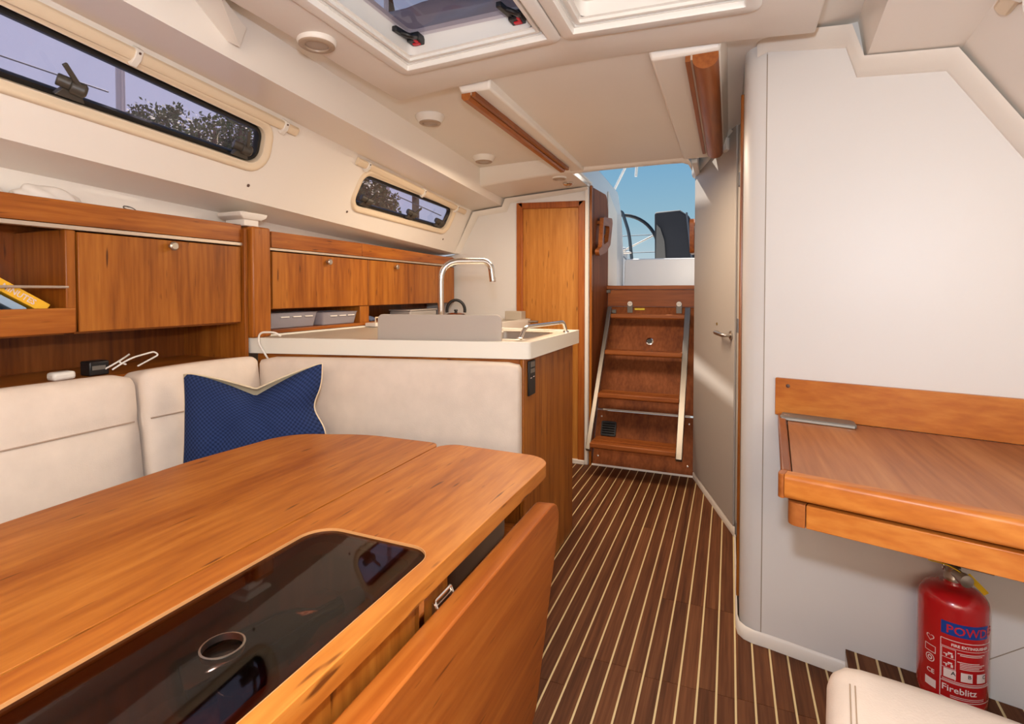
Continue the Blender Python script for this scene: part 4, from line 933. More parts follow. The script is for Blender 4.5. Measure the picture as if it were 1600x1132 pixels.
MB().prism([en(p[0], p[1], 0.0008) for p in rpoly([(-0.80, 0.200, .012), (-0.697, 0.200, .012), (-0.697, 0.300, .012), (-0.80, 0.300, .012)], 4)], nE * 0.008).build('frame', black, vg, bevel=0.002)
for k in range(5):
    s = 0.214 + k * 0.016
    MB().prism([en(-0.79, s, 0.008), en(-0.707, s, 0.008), en(-0.707, s + 0.007, 0.013), en(-0.79, s + 0.007, 0.013)], nE * 0.002).build('slat', rubber, vg)

la = empty('companionway_ladder', (-0.54, 3.3, 0.16), 'steel and wood companionway ladder hung on the engine cover', 'ladder')
for x0, x1 in ((-0.815, -0.786), (-0.283, -0.246)):
    b0, t0 = V((0, 3.17, 0.165)), V((0, 3.795, 1.025))
    d = (t0 - b0).normalized(); nrm = V((0, -d.z, d.y))
    MB().obox(V((x0, b0.y, b0.z)) - nrm * 0.0, V((x1 - x0, 0, 0)), d * (t0 - b0).length, nrm * 0.034).build('rail', ladm, la, bevel=0.003)
    b1 = b0 + V((0, 0.105, 0.075)); t1 = t0 + V((0, 0.03, -0.05)) 
    if x0 < -0.5:
        d = (t1 - b1).normalized(); nrm = V((0, -d.z, d.y))
        MB().obox(V((x0 + 0.004, b1.y, b1.z)), V((0.014, 0, 0)), d * (t1 - b1).length, nrm * 0.026).build('rail', ladm, la, bevel=0.003)
TR = [(3.735, 0.995, 0.05), (3.545, 0.755, 0.10), (3.345, 0.497, 0.14), (3.135, 0.228, 0.18)]
for y, z, dep in TR:
    t = MB().prism([(-0.786, y, z), (-0.786, y + dep, z), (-0.786, y + dep, z - 0.028), (-0.786, y + 0.008, z - 0.034), (-0.786, y, z - 0.026)], (0.505, 0, 0)).build('tread', mahoX, la, bevel=0.004)
    if dep > 0.06:
        for g in (0.30, 0.55):
            MB().box(-0.776, -0.291, y + dep * g, y + dep * g + 0.008, z - 0.001, z + 0.0015).build('grip_strip', darkV, t)
for x in (-0.672, -0.330):
    bk_ = MB().prism([V((x + p[0], 3.868, p[1])) for p in ([(-0.019, 1.0), (0.019, 1.0)] + [(0.019 * math.cos(R(a)), 1.066 + 0.019 * math.sin(R(a))) for a in range(0, 181, 20)])], (0, 0.006, 0)).build('hook', greyp, la, bevel=0.001)
    MB().lathe([(0.0175, 0.0), (0.0175, 0.003)], (x, 3.867, 1.066), (0, -1, 0), 20).build('cap', trimw, bk_)
    for q in (-0.007, 0.007): MB().lathe([(0.003, 0.002), (0.003, 0.004)], (x + q, 3.867, 1.066), (0, -1, 0), 8).build('screw', greyp, bk_)
tag(MB().box(-0.640, -0.568, 3.8815 - 0.006, 3.8815 - 0.004, 1.020, 1.034).build('sticker', ylabel), 'small yellow sticker between the ladder hooks', 'sticker')
tag(MB().box(-0.80, -0.77, 3.845, 3.868, 0.995, 1.022).build('latch', greyp, bevel=0.003), 'grey latch at the upper left end of the ladder', 'latch')
tag(MB().box(-0.60, -0.50, 3.20, 3.235, 0.182, 0.193).build('catch', greyp, bevel=0.001), 'small metal catch under the lowest ladder tread', 'catch')

si = empty('companionway_sill', (-0.52, 3.95, 1.04), 'mahogany companionway sill above the ladder', 'sill')
MB().box(-0.838, -0.196, 3.880, 3.90, 1.045, 1.168).build('face', mahoX, si, bevel=0.002)
MB().box(-0.845, -0.196, 3.862, 4.10, 1.170, 1.198).build('top_board', mahoX, si, bevel=0.004)
tag(MB().box(-0.842, -0.815, 3.855, 3.879, 1.145, 1.166).build('latch', greyp, bevel=0.002), 'small grey latch under the left end of the sill', 'latch')
# companionway sides
S(MB().prism([(-0.858, YA - 0.006, 0.0), (-0.842, YA - 0.006, 0.0), (-0.842, YA - 0.006, 1.852), (-0.858, YA - 0.006, 1.852)], (0, 0.04, 0)).build('trim_13', cherV, bevel=0.003))
sp = rpoly([(3.43, 0.0), (3.92, 0.0), (3.92, 1.70, 0.1), (3.86, 1.862, 0.08), (3.43, 1.842)], 8)
S(MB().prism([(-0.842, p.x, p.y) for p in sp], (-0.02, 0, 0)).build('trim_14', mahoZ))
gp = rpoly([(3.10, 1.875), (3.43, 1.865), (3.44, 1.0), (4.56, 1.0), (4.56, 1.45), (4.46, 1.80, 0.1), (4.30, 1.965, 0.05), (3.67, 2.0), (3.10, 1.99)], 6)
S(MB().prism([(-0.848, p.x, p.y) for p in gp], (-0.05, 0, 0)).build('trim_15', cockw, bevel=0.012, seg=3))
S(MB().prism([(-0.838, 3.90, 1.2), (-0.838, 4.22, 1.2), (-0.838, 4.22, 1.78), (-0.838, 4.0, 1.86), (-0.838, 3.90, 1.90)], (-0.008, 0, 0)).build('trim_16', trimw, bevel=0.002))
S(MB().prism([(-0.196, p[0], p[1]) for p in [(3.42, 0.0), (4.56, 0.0), (4.56, 1.45), (4.46, 1.60), (3.62, 1.72), (3.42, 1.78)]], (0.03, 0, 0)).build('trim_17', trimw))
S(MB().prism([(-0.200, 3.03, 1.85), (-0.200, 3.52, 1.85), (-0.200, 3.52, 2.02), (-0.200, 3.03, 2.02)], (0.03, 0, 0)).build('trim_20', trimw, bevel=0.003))
bw = rpoly([(-0.84, 1.0), (-0.196, 1.0), (-0.196, 1.428, 0.02), (-0.83, 1.432, 0.03)], 5)
S(MB().prism([(p.x, 4.50, p.y) for p in bw], (0, 0.04, 0)).build('wall_cockpit', cockw, bevel=0.012, seg=3))
S(MB().box(-0.84, -0.196, 4.10, 4.52, 1.16, 1.19).build('trim_18', cockw))
def grab(x, out, o_, i_, label):
    h = empty('companionway_grip', (x, o_[0][0], o_[0][1]), label, 'hand grip', 'wooden companionway hand grips')
    o_, i_ = rpoly([(a, b, .03) for a, b in o_], 5), rpoly([(a, b, .02) for a, b in i_], 5)
    mb = MB(); P = lambda q, t: [V((x + out * t, p.x, p.y)) for p in q]
    mb.holed(P(o_, 0.045), [P(i_, 0.045)]); mb.holed(P(o_, 0.018), [P(i_, 0.018)]); mb.loops([P(o_, 0.018), P(o_, 0.045)]); mb.loops([P(i_, 0.018), P(i_, 0.045)])
    weld(mb).build('grip', railW, h, bevel=0.005)
    for a, b in ((o_[2], i_[2]), (o_[14], i_[8])):
        c = (a + b) / 2; MB().lathe([(0.012, 0.0), (0.012, 0.0185)], (x, c.x, c.y), (out, 0, 0), 12).build('spacer', railW, h)
    return h
grab(-0.841, 1, [(3.55, 1.66), (3.86, 1.69), (3.77, 1.49), (3.63, 1.425), (3.436, 1.39), (3.40, 1.425), (3.50, 1.455)], [(3.575, 1.606), (3.75, 1.62), (3.69, 1.505), (3.545, 1.469)], 'wooden hand grip on the left side of the companionway')
grab(-0.195, -1, [(3.50, 1.62), (3.72, 1.60), (3.76, 1.46), (3.72, 1.40), (3.54, 1.40)], [(3.56, 1.57), (3.67, 1.56), (3.69, 1.47), (3.58, 1.46)], 'wooden hand grip on the right side of the companionway')

# ------------------------------------------------------------------ cockpit and harbour outside
S(MB().box(-2.2, 1.2, 4.545, 8.0, 0.78, 0.82).build('floor_cockpit', cockw))
sh = empty('steering_wheel', (-1.245, 6.42, 0.82), 'large thin rimmed steering wheel in the cockpit', 'steering wheel')
wc = V((-1.245, 6.42, 1.63))
MB().tube(arc3(wc, (0.46, 0, 0), (0, 0.05, 0.46), 0, 2 * math.pi, 48)[:-1], 0.021, 10, True).build('rim', black, sh, angle=60)
for k in range(5):
    a = R(26 + 72 * k); MB().tube([wc, wc + V((math.cos(a) * 0.46, 0.05 * math.sin(a), math.sin(a) * 0.46))], 0.009, 8).build('spoke', steel, sh)
MB().lathe([(0.05, -0.03), (0.05, 0.03), (0.02, 0.045)], wc, (0, -1, 0), 20).build('hub', steel, sh)
MB().loops([[V((-1.245 + x * k, 6.56 + y, z)) for x, y in ((-0.1, -0.08), (0.1, -0.08), (0.1, 0.1), (-0.1, 0.1))] for k, z in ((1.3, 0.82), (0.9, 1.5), (0.7, 1.7))], True, True).build('pedestal', cockw, sh, bevel=0.02)
gh = empty('guard_rail', (-1.08, 5.8, 0.82), 'bent stainless guard rail beside the steering wheel', 'rail')
MB().tube(bend([(-1.22, 5.9, 2.03), (-1.12, 5.9, 2.06), (-1.03, 5.85, 1.80), (-0.91, 5.75, 0.82)], 0.09, 6), 0.018, 10).build('bar', plain('rail_grey', lin(84, 88, 90), 0.4, metal=0.5), gh)
MB().tube([(-1.16, 5.85, 1.585), (-0.99, 5.80, 1.58)], 0.012, 8).build('cross_bar', steel, gh)
MB().tube([(-1.16, 5.85, 1.66), (-1.05, 5.8, 0.82)], 0.018, 8).build('leg', steel, gh)
cp = empty('instrument_cover', (-0.55, 5.9, 0.82), 'black canvas cover over the cockpit instrument pod', 'cover')
cvp = [(-0.765, 2.010), (-0.745, 2.022), (-0.50, 2.028), (-0.41, 1.96), (-0.32, 1.80), (-0.31, 1.50), (-0.36, 0.82), (-0.75, 0.82)]
cb = MB(); cl = []
for k, (y, s, dz) in enumerate(((5.86, 0.985, -0.012), (5.90, 1.0, 0.0), (6.18, 0.98, -0.03), (6.24, 0.95, -0.08))):
    cl.append([V((-0.55 + (x + 0.55) * s, y + 0.012 * math.sin(9 * x + 4 * z), z + dz * (z > 1.2))) for x, z in cvp])
cb.loops(cl, True, True).build('canvas', canvk, cp, bevel=0.012)
MB().prism([(-0.745, 5.855, 1.50), (-0.738, 5.855, 1.88), (-0.70, 5.855, 1.84), (-0.655, 5.855, 1.70), (-0.64, 5.855, 1.50)], (0, -0.006, 0)).build('side_panel', plain('canvas_pale', lin(104, 100, 94), 0.85), cp)  # paler patch laid on for the cover's lighter left facet
MB().tube([(-0.43, 5.845, 1.99), (-0.37, 5.85, 1.45)], 0.010, 8).build('seam', plain('canvas_grey', lin(84, 88, 96), 0.8), cp)
sr = empty('stern_rail', (-0.5, 7.5, 0.82), 'thin wire stern rail crossing behind the steering wheel', 'rail')
for x in (-2.1, 1.1): MB().tube([(x, 7.5, 0.82), (x, 7.5, 2.0)], 0.014, 8).build('post', steel, sr)
for z in (1.94, 1.70): MB().tube([(-2.1, 7.5, z), (1.1, 7.5, z + 0.02)], 0.006, 6).build('wire', ropem, sr)
an = empty('antenna', (-1.9, 7.7, 0.82), 'thin white slanting rods at the top of the companionway view', 'antenna')
MB().tube([(-1.9, 7.7, 0.82), (-1.9, 7.7, 2.1), (-1.62, 7.7, 2.55), (-1.30, 7.65, 3.15)], 0.018, 8).build('rod', whitep, an)
MB().tube([(-1.255, 7.65, 2.80), (-1.225, 7.65, 3.15), (-1.30, 7.65, 3.16)], 0.02, 8).build('rod', whitep, an)

def mast(p, h, r, label):
    o = empty('yacht_mast', p, label, 'mast', 'masts of the neighbouring yachts')
    p = V(p); MB().tube([p, p + V((0, 0, h))], r, 12).build('spar', mastm, o)
    MB().tube([p + V((r * 1.1, -r * 0.2, 0)), p + V((r * 1.1, -r * 0.2, h))], r * 0.22, 6).build('sail_track', labelw, o)
    return o
def at(px_, py_, t):                    # point at distance t along a view direction (for far things only)
    d = V((-0.3827 + 0.9239 * (px_ - 800) / 822, 0.9239 + 0.3827 * (px_ - 800) / 822, (457 - py_) / 822))
    return V((0, 0, 1.15)) + d * t
for a, b, tt, rr, lab, wire in ((194, 170, 6.0, 0.045, 'mast seen beside the handle of the large port window', ((-60, 68), (175, 147))), (606, 300, 9.0, 0.04, 'mast seen in the forward half of the small port window', ((612, 303), (690, 338)))):
    q = at(a, b, tt); mo = mast((q.x, q.y, 0.2), 7.0, rr, lab)
    MB().tube([at(wire[0][0], wire[0][1], tt - 0.3), at(wire[1][0], wire[1][1], tt - 0.1)], 0.009, 6).build('stay', ropem, mo)

def tree(c, clusters, h, label, seed, n=60):
    rnd = random.Random(seed)
    o = empty('tree', (c[0], c[1], 0.0), label, 'tree', 'trees beyond the port side')
    c = V(c); tr_ = MB().tube([(c.x, c.y, 0), (c.x + 0.1, c.y, h * 0.5), (c.x, c.y + 0.1, h)], [0.16, 0.11, 0.05], 8)
    lf = MB()
    for (q, r) in clusters:
        q = V(q); tr_.tube([(c.x + 0.05, c.y, min(q.z - 0.2, h * 0.6)), q - V((0, 0, r * .5)), q], [0.05, 0.03, 0.012], 6)
        for k in range(n):
            d = V((rnd.gauss(0, 1), rnd.gauss(0, 1), rnd.gauss(0, 0.9))).normalized() * r * rnd.random() ** 0.4
            s0 = q + d
            for j in range(5):
                a = V((rnd.gauss(0, 1), rnd.gauss(0, 1), rnd.gauss(0, 1))).normalized(); b = a.cross(V((rnd.gauss(0, 1), rnd.gauss(0, 1), 1))).normalized()
                s = rnd.uniform(0.05, 0.085); p = s0 + a * 0.03
                lf.add([p, p + a * s * .5 + b * s * .28, p + a * s, p + a * s * .5 - b * s * .28], [(0, 1, 2, 3)])
    tr_.build('trunk', bark, o)
    tag(lf.build('foliage', leafm, o, fixn=False), kind='stuff')
rt = random.Random(21)
def cl(px0, px1, ytop, ybot, t, n, r):
    out = []
    for _ in range(n):
        x = rt.uniform(px0, px1); y = rt.uniform(ytop(x), ybot)
        out.append((at(x, y, t + rt.uniform(-.6, .6)), r * rt.uniform(.6, 1.1)))
    return out
tree(at(330, 330, 8), cl(200, 330, lambda x: 168 + 25 * abs((x - 262) / 60), 300, 8, 30, 0.26) + cl(330, 420, lambda x: 190, 320, 8, 34, 0.30), 3.4, 'loose green tree seen through the aft end of the large port window', 5, 40)
tree(at(575, 360, 8), cl(540, 606, lambda x: 285, 350, 8, 26, 0.22), 2.6, 'dark green tree seen through the forward end of the small port window', 9, 46)
tt_ = at(650, 300, 12.2)
def shade_tree():  # trunk stands for the post; unseen crown added to shade the windows
    rnd = random.Random(33); o = empty('tree', (tt_.x, tt_.y, 0), 'slim trunk in place of the post behind the middle handle of the small port window, its unseen crown added for shade', 'tree', 'trees beyond the port side')
    MB().tube([(tt_.x, tt_.y, 0), (tt_.x, tt_.y, 5), (-6.3, 7.6, 10), (-6.3, 7.4, 13)], [0.10, 0.075, 0.06, 0.03], 8).build('trunk', bark, o)
    lf = MB()
    for k in range(3600):
        d = V((rnd.gauss(0, 1), rnd.gauss(0, 1), rnd.gauss(0, 1))).normalized() * rnd.random() ** 0.33
        p = V((-6.3 + 1.8 * d.x, 7.0 + 1.8 * d.y, 12.2 + 1.5 * d.z))
        a = V((rnd.gauss(0, 1), rnd.gauss(0, 1), rnd.gauss(0, 1))).normalized(); b = a.cross(V((rnd.gauss(0, 1), rnd.gauss(0, 1), 1))).normalized(); s = rnd.uniform(0.18, 0.3)
        lf.add([p, p + a * s * .5 + b * s * .3, p + a * s, p + a * s * .5 - b * s * .3], [(0, 1, 2, 3)])
    tag(lf.build('foliage', leafm, o, fixn=False), kind='stuff')
shade_tree()
# unseen slabs, added so their slot leaves a sun band on the head door
S(MB().prism([(-2.0, 6.3, 3.85), (-2.0, 4.5, 5.69), (-2.0, 4.5, 4.6), (-2.0, 6.3, 2.75)], (-0.03, 0, 0)).build('sun_blocker', canvg))
S(MB().prism([(-2.0, 6.3, 4.14), (-2.0, 4.5, 5.77), (-2.0, 4.5, 6.6), (-2.0, 6.3, 4.97)], (-0.03, 0, 0)).build('sun_blocker', canvg))
# sail covers lying over the dark hatch
rows = [[V((-1.5 + 0.07 * i, 1.74 + 0.03 * math.sin(5 * j + 0.6 * i) + 0.015 * j, 1.99 + 0.040 * j + 0.012 * math.sin(1.3 * i))) for j in range(9)] for i in range(20)]
tag(MB().grid(rows).build('folded_sprayhood', canvg, solid=0.006), 'crumpled grey canvas lying aft of the dark deck hatch', 'canvas')
rows = [[V((-1.6 + 0.2 * i, 1.69 - 0.16 * j, 2.295 + 0.05 * j)) for j in range(10)] for i in range(10)]
tag(MB().grid(rows).build('navy_awning', canvb, solid=0.006), 'navy canvas stretched above the dark deck hatch', 'canvas')

# ------------------------------------------------------------------ chart desk on the right bulkhead
dk = empty('chart_desk', bk(0.3, 0.66, 0.3), 'wall hung cherry chart desk with rounded front edge', 'desk')
MB().prism([bk(0.036, 0.7645, 0.001), bk(0.74, 0.7645, 0.001), bk(0.74, 0.880, 0.001), bk(0.036, 0.880, 0.001)], -nB * 0.018).build('back_board', dskE, dk, bevel=0.002)
MB().lathe([(0.006, 0), (0.0055, 0.002), (0.002, 0.003)], bk(0.072, 0.858, 0.019), -nB, 14).build('screw', brownp, dk)
FL = V((0.097, 1.228, 0)); dF = V((0.961, -0.276, 0)).normalized(); nF = V((0.276, 0.961, 0)).normalized()
FRp = FL + dF * 0.72
bl = bk(0.045, 0); br = bk(0.74, 0)
zt = lambda p, z: V((p.x, p.y, z))
ins = FL + dF * 0.022 + nF * 0.03
MB().prism([zt(ins, 0.742), zt(FRp + nF * 0.03, 0.742), zt(br - nB * 0.020, 0.742), zt(bl - nB * 0.020 + dB * 0.026, 0.742)], (0, 0, 0.022)).build('desk_top', dskX, dk)
MB().prism([zt(bl - nB * 0.020, 0.735), zt(bl + dB * 0.022 - nB * 0.020, 0.735), zt(FL + dF * 0.020 + nF * 0.03, 0.735), zt(FL + nF * 0.03, 0.735)], (0, 0, 0.035)).build('side_fiddle', railW, dk, bevel=0.004)
pr = rpoly([(-0.002, 0.718, 0.012), (0.031, 0.718), (0.031, 0.769), (-0.002, 0.769, 0.01)], 5)
MB().prism([FL + dF * 0.012 + nF * p.x + Z * p.y for p in pr], dF * 0.70).build('front_edge', dskE, dk, bevel=0.001)
MB().prism([FL + nF * p.x + dF * p.y + Z * 0.718 for p in rpoly([(0.031, 0.012), (0.031, -0.002, 0.012), (0.004, -0.002, 0.018), (-0.002, 0.012, 0.01)], 5)], (0, 0, 0.051)).build('corner_block', railW, dk, bevel=0.001)
MB().prism([FL + dF * 0.052 + nF * 0.004 + Z * 0.664, FL + dF * 0.71 + nF * 0.004 + Z * 0.664, FL + dF * 0.71 + nF * 0.024 + Z * 0.664, FL + dF * 0.052 + nF * 0.024 + Z * 0.664], (0, 0, 0.048)).build('apron', dskE, dk, bevel=0.002)
MB().prism([FL + nF * p.x + dF * p.y + Z * 0.664 for p in rpoly([(0.004, 0.0505), (0.004, 0.020, 0.02), (0.040, 0.012), (0.040, 0.0505)], 5)], (0, 0, 0.048)).build('apron_corner', railW, dk, bevel=0.001)
MB().prism([zt(FL + dF * 0.016 + nF * 0.041, 0.664), zt(FL + dF * 0.036 + nF * 0.041, 0.664), zt(bl + dB * 0.03 - nB * 0.001, 0.664), zt(bl + dB * 0.012 - nB * 0.001, 0.664)], (0, 0, 0.07)).build('side_panel', cherY, dk)
MB().prism([zt(FL + dF * 0.04 + nF * 0.03, 0.700), zt(FRp + nF * 0.03, 0.700), zt(br - nB * 0.002, 0.700), zt(bl + dB * 0.035 - nB * 0.002, 0.700)], (0, 0, 0.012)).build('bottom_panel', cherX, dk)
tbt = empty('cable_tray', bk(0.15, 0.765, 0.04), 'slim grey holder lying on the desk against the back board', 'holder')
tp_ = rpoly([(0.058, 0.022), (0.245, 0.022, 0.02), (0.258, 0.086, 0.006), (0.06, 0.086, 0.012)], 4)
MB().prism([bk(p.x, 0.7655, p.y) for p in tp_], (0, 0, 0.010)).build('body', greyp, tbt, bevel=0.002)
MB().prism([bk(u, 0.766, h) for u, h in ((0.066, 0.0855), (0.252, 0.0855), (0.252, 0.0875), (0.066, 0.0875))], (0, 0, 0.006)).build('front_strip', plain('pale_grey', lin(168, 166, 158), 0.4), tbt)
t = text_mb('SLx', 0.011, 'LEFT', 0.0003); xform(t, frame(bk(0.068, 0.7760, 0.062), dB, nB, Z)); t.build('mark', labelw, tbt, fixn=False)

# foot platform with teak strips
pd = V((math.sin(R(5)), math.cos(R(5)), 0)); pc_ = V((pd.y, -pd.x, 0))
fpf = empty('foot_platform', (0.6, 1.6, 0), 'raised white foot platform topped with teak planks under the desk', 'platform')
q0 = bk(0.232, 0, 0.002)
MB().prism([q0, q0 - pd * 0.76, q0 - pd * 0.76 + pc_ * 0.50, bk(0.80, 0, 0.002)], (0, 0, 0.072)).build('base', trimw, fpf)
sp_ = MB()
for k in range(11):
    a = q0 + pc_ * (0.051 * k + 0.003 - 0.026); b = a + pc_ * 0.045
    if k == 0: a = q0 + pc_ * 0.0005
    def back(p):                        # run the plank to the bulkhead
        s = (bk(0, 0, 0.003) - p).dot(nB) / pd.dot(nB); return p + pd * s
    MB().prism([zt(back(a), 0.0725), zt(back(b), 0.0725), zt(b - pd * 0.70, 0.0725), zt(a - pd * 0.70, 0.0725)], (0, 0, 0.010)).build('plank', teak, fpf)
    sp_.prism([zt(back(b), 0.0725), zt(back(b + pc_ * 0.006), 0.0725), zt(b + pc_ * 0.006 - pd * 0.70, 0.0725), zt(b - pd * 0.70, 0.0725)], (0, 0, 0.0096))
tag(sp_.build('holly_strip', holly, fpf), kind='stuff')

# fire extinguisher
fx = V((0.533, 1.655, 0.083)); fe = empty('fire_extinguisher', fx, 'red powder fire extinguisher with printed label under the chart desk', 'fire extinguisher')
RB = 0.0715
MB().lathe([(0.050, 0), (0.056, 0.004), (0.056, 0.022), (0.046, 0.026)], fx, seg=32).build('foot_ring', black, fe)
prof = [(0.050, 0.022), (0.064, 0.028), (0.070, 0.042), (RB - .0008, 0.052), (RB, 0.058), (RB, 0.285)]
prof += [(0.022 + (RB - 0.022) * math.cos(R(a)), 0.285 + 0.038 * math.sin(R(a))) for a in (15, 30, 45, 60, 75, 90)] + [(0.020, 0.326), (0.018, 0.336)]
MB().lathe(prof, fx, seg=48).build('body', redm, fe, angle=60)
fv = (V((0, 0, 0)) - V((fx.x, fx.y, 0))).normalized(); fr_ = V((-fv.y, fv.x, 0))
if fr_.x < 0: fr_ = -fr_
def cy(a, z, h=0.0006): return V((fx.x, fx.y, fx.z + z)) + (fv * math.cos(a) + fr_ * math.sin(a)) * (RB + h)
def patch(a0, a1, z0, z1, h=0.0006, n=10):
    return [[cy(a0 + (a1 - a0) * i / n, z, h) for i in range(n + 1)] for z in (z0, z1)]
def wrap(mb, a0, z0, h=0.0009):
    mb.v = [cy(a0 + p.x / RB, z0 + p.y, h) for p in mb.v]; return mb
lb = MB().grid(patch(-0.30, 1.15, 0.224, 0.256, n=18)).build('title_band', bluem, fe, angle=180)
wrap(text_mb('POWDER', 0.0285, 'LEFT', 0.0004), -0.17, 0.2295).build('lettering', redtxt, lb, fixn=False, angle=180)
lw = MB()
def hline(a0, a1, z, t=0.0011): lw.grid(patch(a0, a1, z - t / 2, z + t / 2, 0.0007, 12))
def vline(a, z0, z1, t=0.016): lw.grid(patch(a - t / 2, a + t / 2, z0, z1, 0.0007, 1))
hline(-0.30, 1.3, 0.212, 0.0016); vline(-0.30, 0.066, 0.212, 0.02); hline(-0.30, 1.3, 0.193); hline(-0.30, 1.3, 0.106); hline(-0.30, 1.3, 0.066, 0.0016)
hline(-0.27, 0.10, 0.166); hline(-0.27, 0.10, 0.190); hline(-0.27, 0.10, 0.141); vline(0.10, 0.115, 0.190); vline(-0.27, 0.115, 0.190)
for z in (0.112, 0.1085): hline(-0.25, 1.2, z, 0.0014)
for z in (0.0755, 0.0715): hline(-0.02, 1.0, z, 0.0013)
for k in range(3):                       # the two little how-to figures and instruction lines
    z = 0.178 - 0.0245 * k
    if k < 2:
        lw.grid(patch(-0.22, -0.06, z - 0.004, z - 0.002, 0.0007, 3)); lw.grid(patch(-0.10, 0.02, z - 0.001, z + 0.003, 0.0007, 3)); lw.grid(patch(-0.16, -0.12, z - 0.009, z - 0.003, 0.0007, 2)); lw.grid(patch(-0.02, 0.04, z - 0.009, z - 0.002, 0.0007, 2))
for i, z in enumerate((0.184, 0.180, 0.163, 0.159, 0.155, 0.151, 0.147)):
    lw.grid(patch(0.22 if i not in (0, 2) else 0.15, 1.0 - 0.1 * (i % 3), z, z + 0.0018, 0.0007, 8))
for a in (-0.21, 0.25, 0.72): lw.grid(patch(a, a + 0.33, 0.117, 0.139, 0.0007, 5))
# approval marks in the left column
lw.grid(patch(-0.78, -0.42, 0.074, 0.094, 0.0007, 5))
for a0, a1, z0, z1 in ((-0.80, -0.45, 0.177, 0.1785), (-0.80, -0.45, 0.161, 0.1625)): lw.grid(patch(a0, a1, z0, z1, 0.0007, 5))
for a in (-0.80, -0.46): lw.grid(patch(a, a + 0.02, 0.161, 0.1785, 0.0007, 1))
for r0, r1 in ((0.0085, 0.0105), (0.003, 0.0055)):
    lw.loops([[cy(-0.62 + r * math.cos(t) / RB, 0.146 + r * math.sin(t), 0.0007) for t in [2 * math.pi * k / 20 for k in range(20)]] for r in (r0, r1)])
hp = [(math.sin(t) ** 3 * 0.0095, (13 * math.cos(t) - 5 * math.cos(2 * t) - 2 * math.cos(3 * t) - math.cos(4 * t)) / 17 * 0.0095) for t in [2 * math.pi * k / 28 for k in range(28)]]
lw.loops([[cy(-0.62 + x * k / RB, 0.198 + y * k, 0.0007) for x, y in hp] for k in (1.0, 0.78)])
lbo = lw.build('label_print', labelw, fe, fixn=False, angle=180)
for txt, sz, a, z, m_ in (('FIRE EXTINGUISHER', 0.0092, -0.02, 0.1985, labelw), ('Fireblitz', 0.0215, -0.26, 0.0845, labelw), ('CE', 0.015, -0.72, 0.109, labelw), ('A', 0.013, -0.01, 0.127, labelk), ('B', 0.013, 0.44, 0.127, labelk), ('C', 0.013, 0.92, 0.127, labelk)):
    wrap(text_mb(txt, sz, 'LEFT', 0.0003), a, z, 0.0011).build('lettering', m_, lbo, fixn=False, angle=180)
vb = V((fx.x, fx.y, fx.z + 0.334))
va = MB().lathe([(0.019, 0), (0.019, 0.010), (0.015, 0.014), (0.015, 0.034), (0.010, 0.038)], vb, seg=20)
va.lathe([(0.012, -0.02), (0.012, 0.034), (0.015, 0.036), (0.015, 0.052), (0.006, 0.054)], vb + Z * 0.022, (fv * 0.85 + fr_ * 0.5), 18)
va.build('valve', satin, fe, angle=50)
MB().obox(vb + Z * 0.036 - fr_ * 0.012 - fv * 0.02, fr_ * 0.09, fv * 0.022, Z * 0.008).obox(vb + Z * 0.050 - fr_ * 0.012 - fv * 0.02, fr_ * 0.10 + Z * 0.012, fv * 0.02, Z * 0.006).build('lever', black, fe, bevel=0.002)
MB().tube(arc3(vb + Z * 0.034 - fr_ * 0.02, fv * 0.014, Z * 0.014, 0, 2 * math.pi, 18)[:-1], 0.002, 6, True).build('pin_ring', chrome, fe)
MB().obox(vb + Z * 0.030 + fr_ * 0.022 + fv * 0.030, fr_ * 0.036 - Z * 0.036, fv * 0.003, fr_ * 0.009 + Z * 0.009).build('seal_tag', yellow, fe, bevel=0.001)
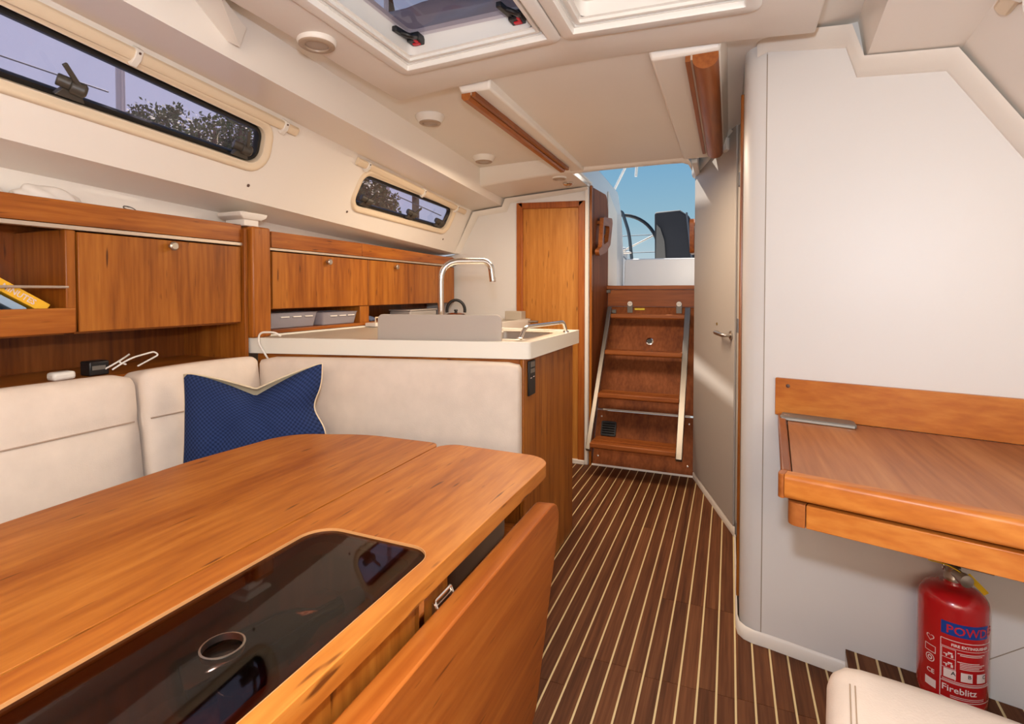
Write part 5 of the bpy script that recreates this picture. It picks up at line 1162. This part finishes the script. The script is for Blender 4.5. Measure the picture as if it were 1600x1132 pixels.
MB().tube(bend([vb + Z * 0.032 + fr_ * 0.02 + fv * 0.03, vb + Z * 0.046 - fr_ * 0.01 + fv * 0.03, vb + Z * 0.042 - fr_ * 0.05 + fv * 0.02], 0.02), 0.0015, 6).build('seal_strap', yellow, fe)
# white cables running down under the desk
for k, (a, b, lab) in enumerate((((0.58, 0.640), (0.76, 0.494), 'upper white cable sloping down behind the extinguisher'), ((0.56, 0.615), (0.76, 0.445), 'lower white cable sloping down behind the extinguisher'))):
    tag(MB().tube([bk(a[0] - 0.1, 0.690, 0.02), bk(a[0], a[1], 0.012), bk((a[0] + b[0]) / 2, (a[1] + b[1]) / 2 - 0.006, 0.012), bk(b[0], b[1], 0.012)], 0.007 - 0.002 * k, 8).build('cable', whitep), lab, 'cable', 'white cables under the chart desk')
tag(MB().tube([bk(0.50, 0.672, 0.045), bk(0.60, 0.634, 0.042), bk(0.66, 0.604, 0.04)], 0.006, 8).build('cable', black), 'short black cable above the white ones under the desk', 'cable')
S(MB().prism([bk(0.54, 0.172, 0.0), bk(0.64, 0.262, 0.0), bk(0.64, 0.265, 0.0), bk(0.54, 0.175, 0.0)], -nB * 0.001).build('trim_19', bpy.data.materials['seam_grey']))

# seat at the chart desk
st_ = empty('stool', (0.42, 0.85, 0), 'beige suede stool in the corner beside the foot platform', 'stool')
MB().box(0.16, 0.66, 0.50, 0.96, 0.0, 0.328).build('base', trimw, st_, bevel=0.01)
Ms = frame((0.436, 0.818, 0.384), (0.954, -0.30, 0), (0.16, 0.987, 0), Z)
def seatfn(p, u, v, w_):
    return p + V((0, -0.035 * u * u * (1 if v > 0 else 0) * max(0, v), 0))
mb = cushion((0.62, 0.60, 0.125), 0.045, puff=(0, 0, 0.012), n=22, fn=seatfn)
xform(mb, Ms).build('cushion', sueded, st_, angle=180)
for d in (0.036, 0.044):
    pts = [Ms @ V((-0.31 + d, -0.25 + 0.055 * k, 0.0625 + 0.0125 * (1 - ((-0.31 + d) / 0.31) ** 2) * (1 - ((-0.25 + 0.055 * k) / 0.30) ** 2) - 0.0012)) for k in range(9)]
    MB().tube(pts, 0.0012, 6).build('stitching', plain('stitch', lin(170, 146, 120), 0.9), st_)
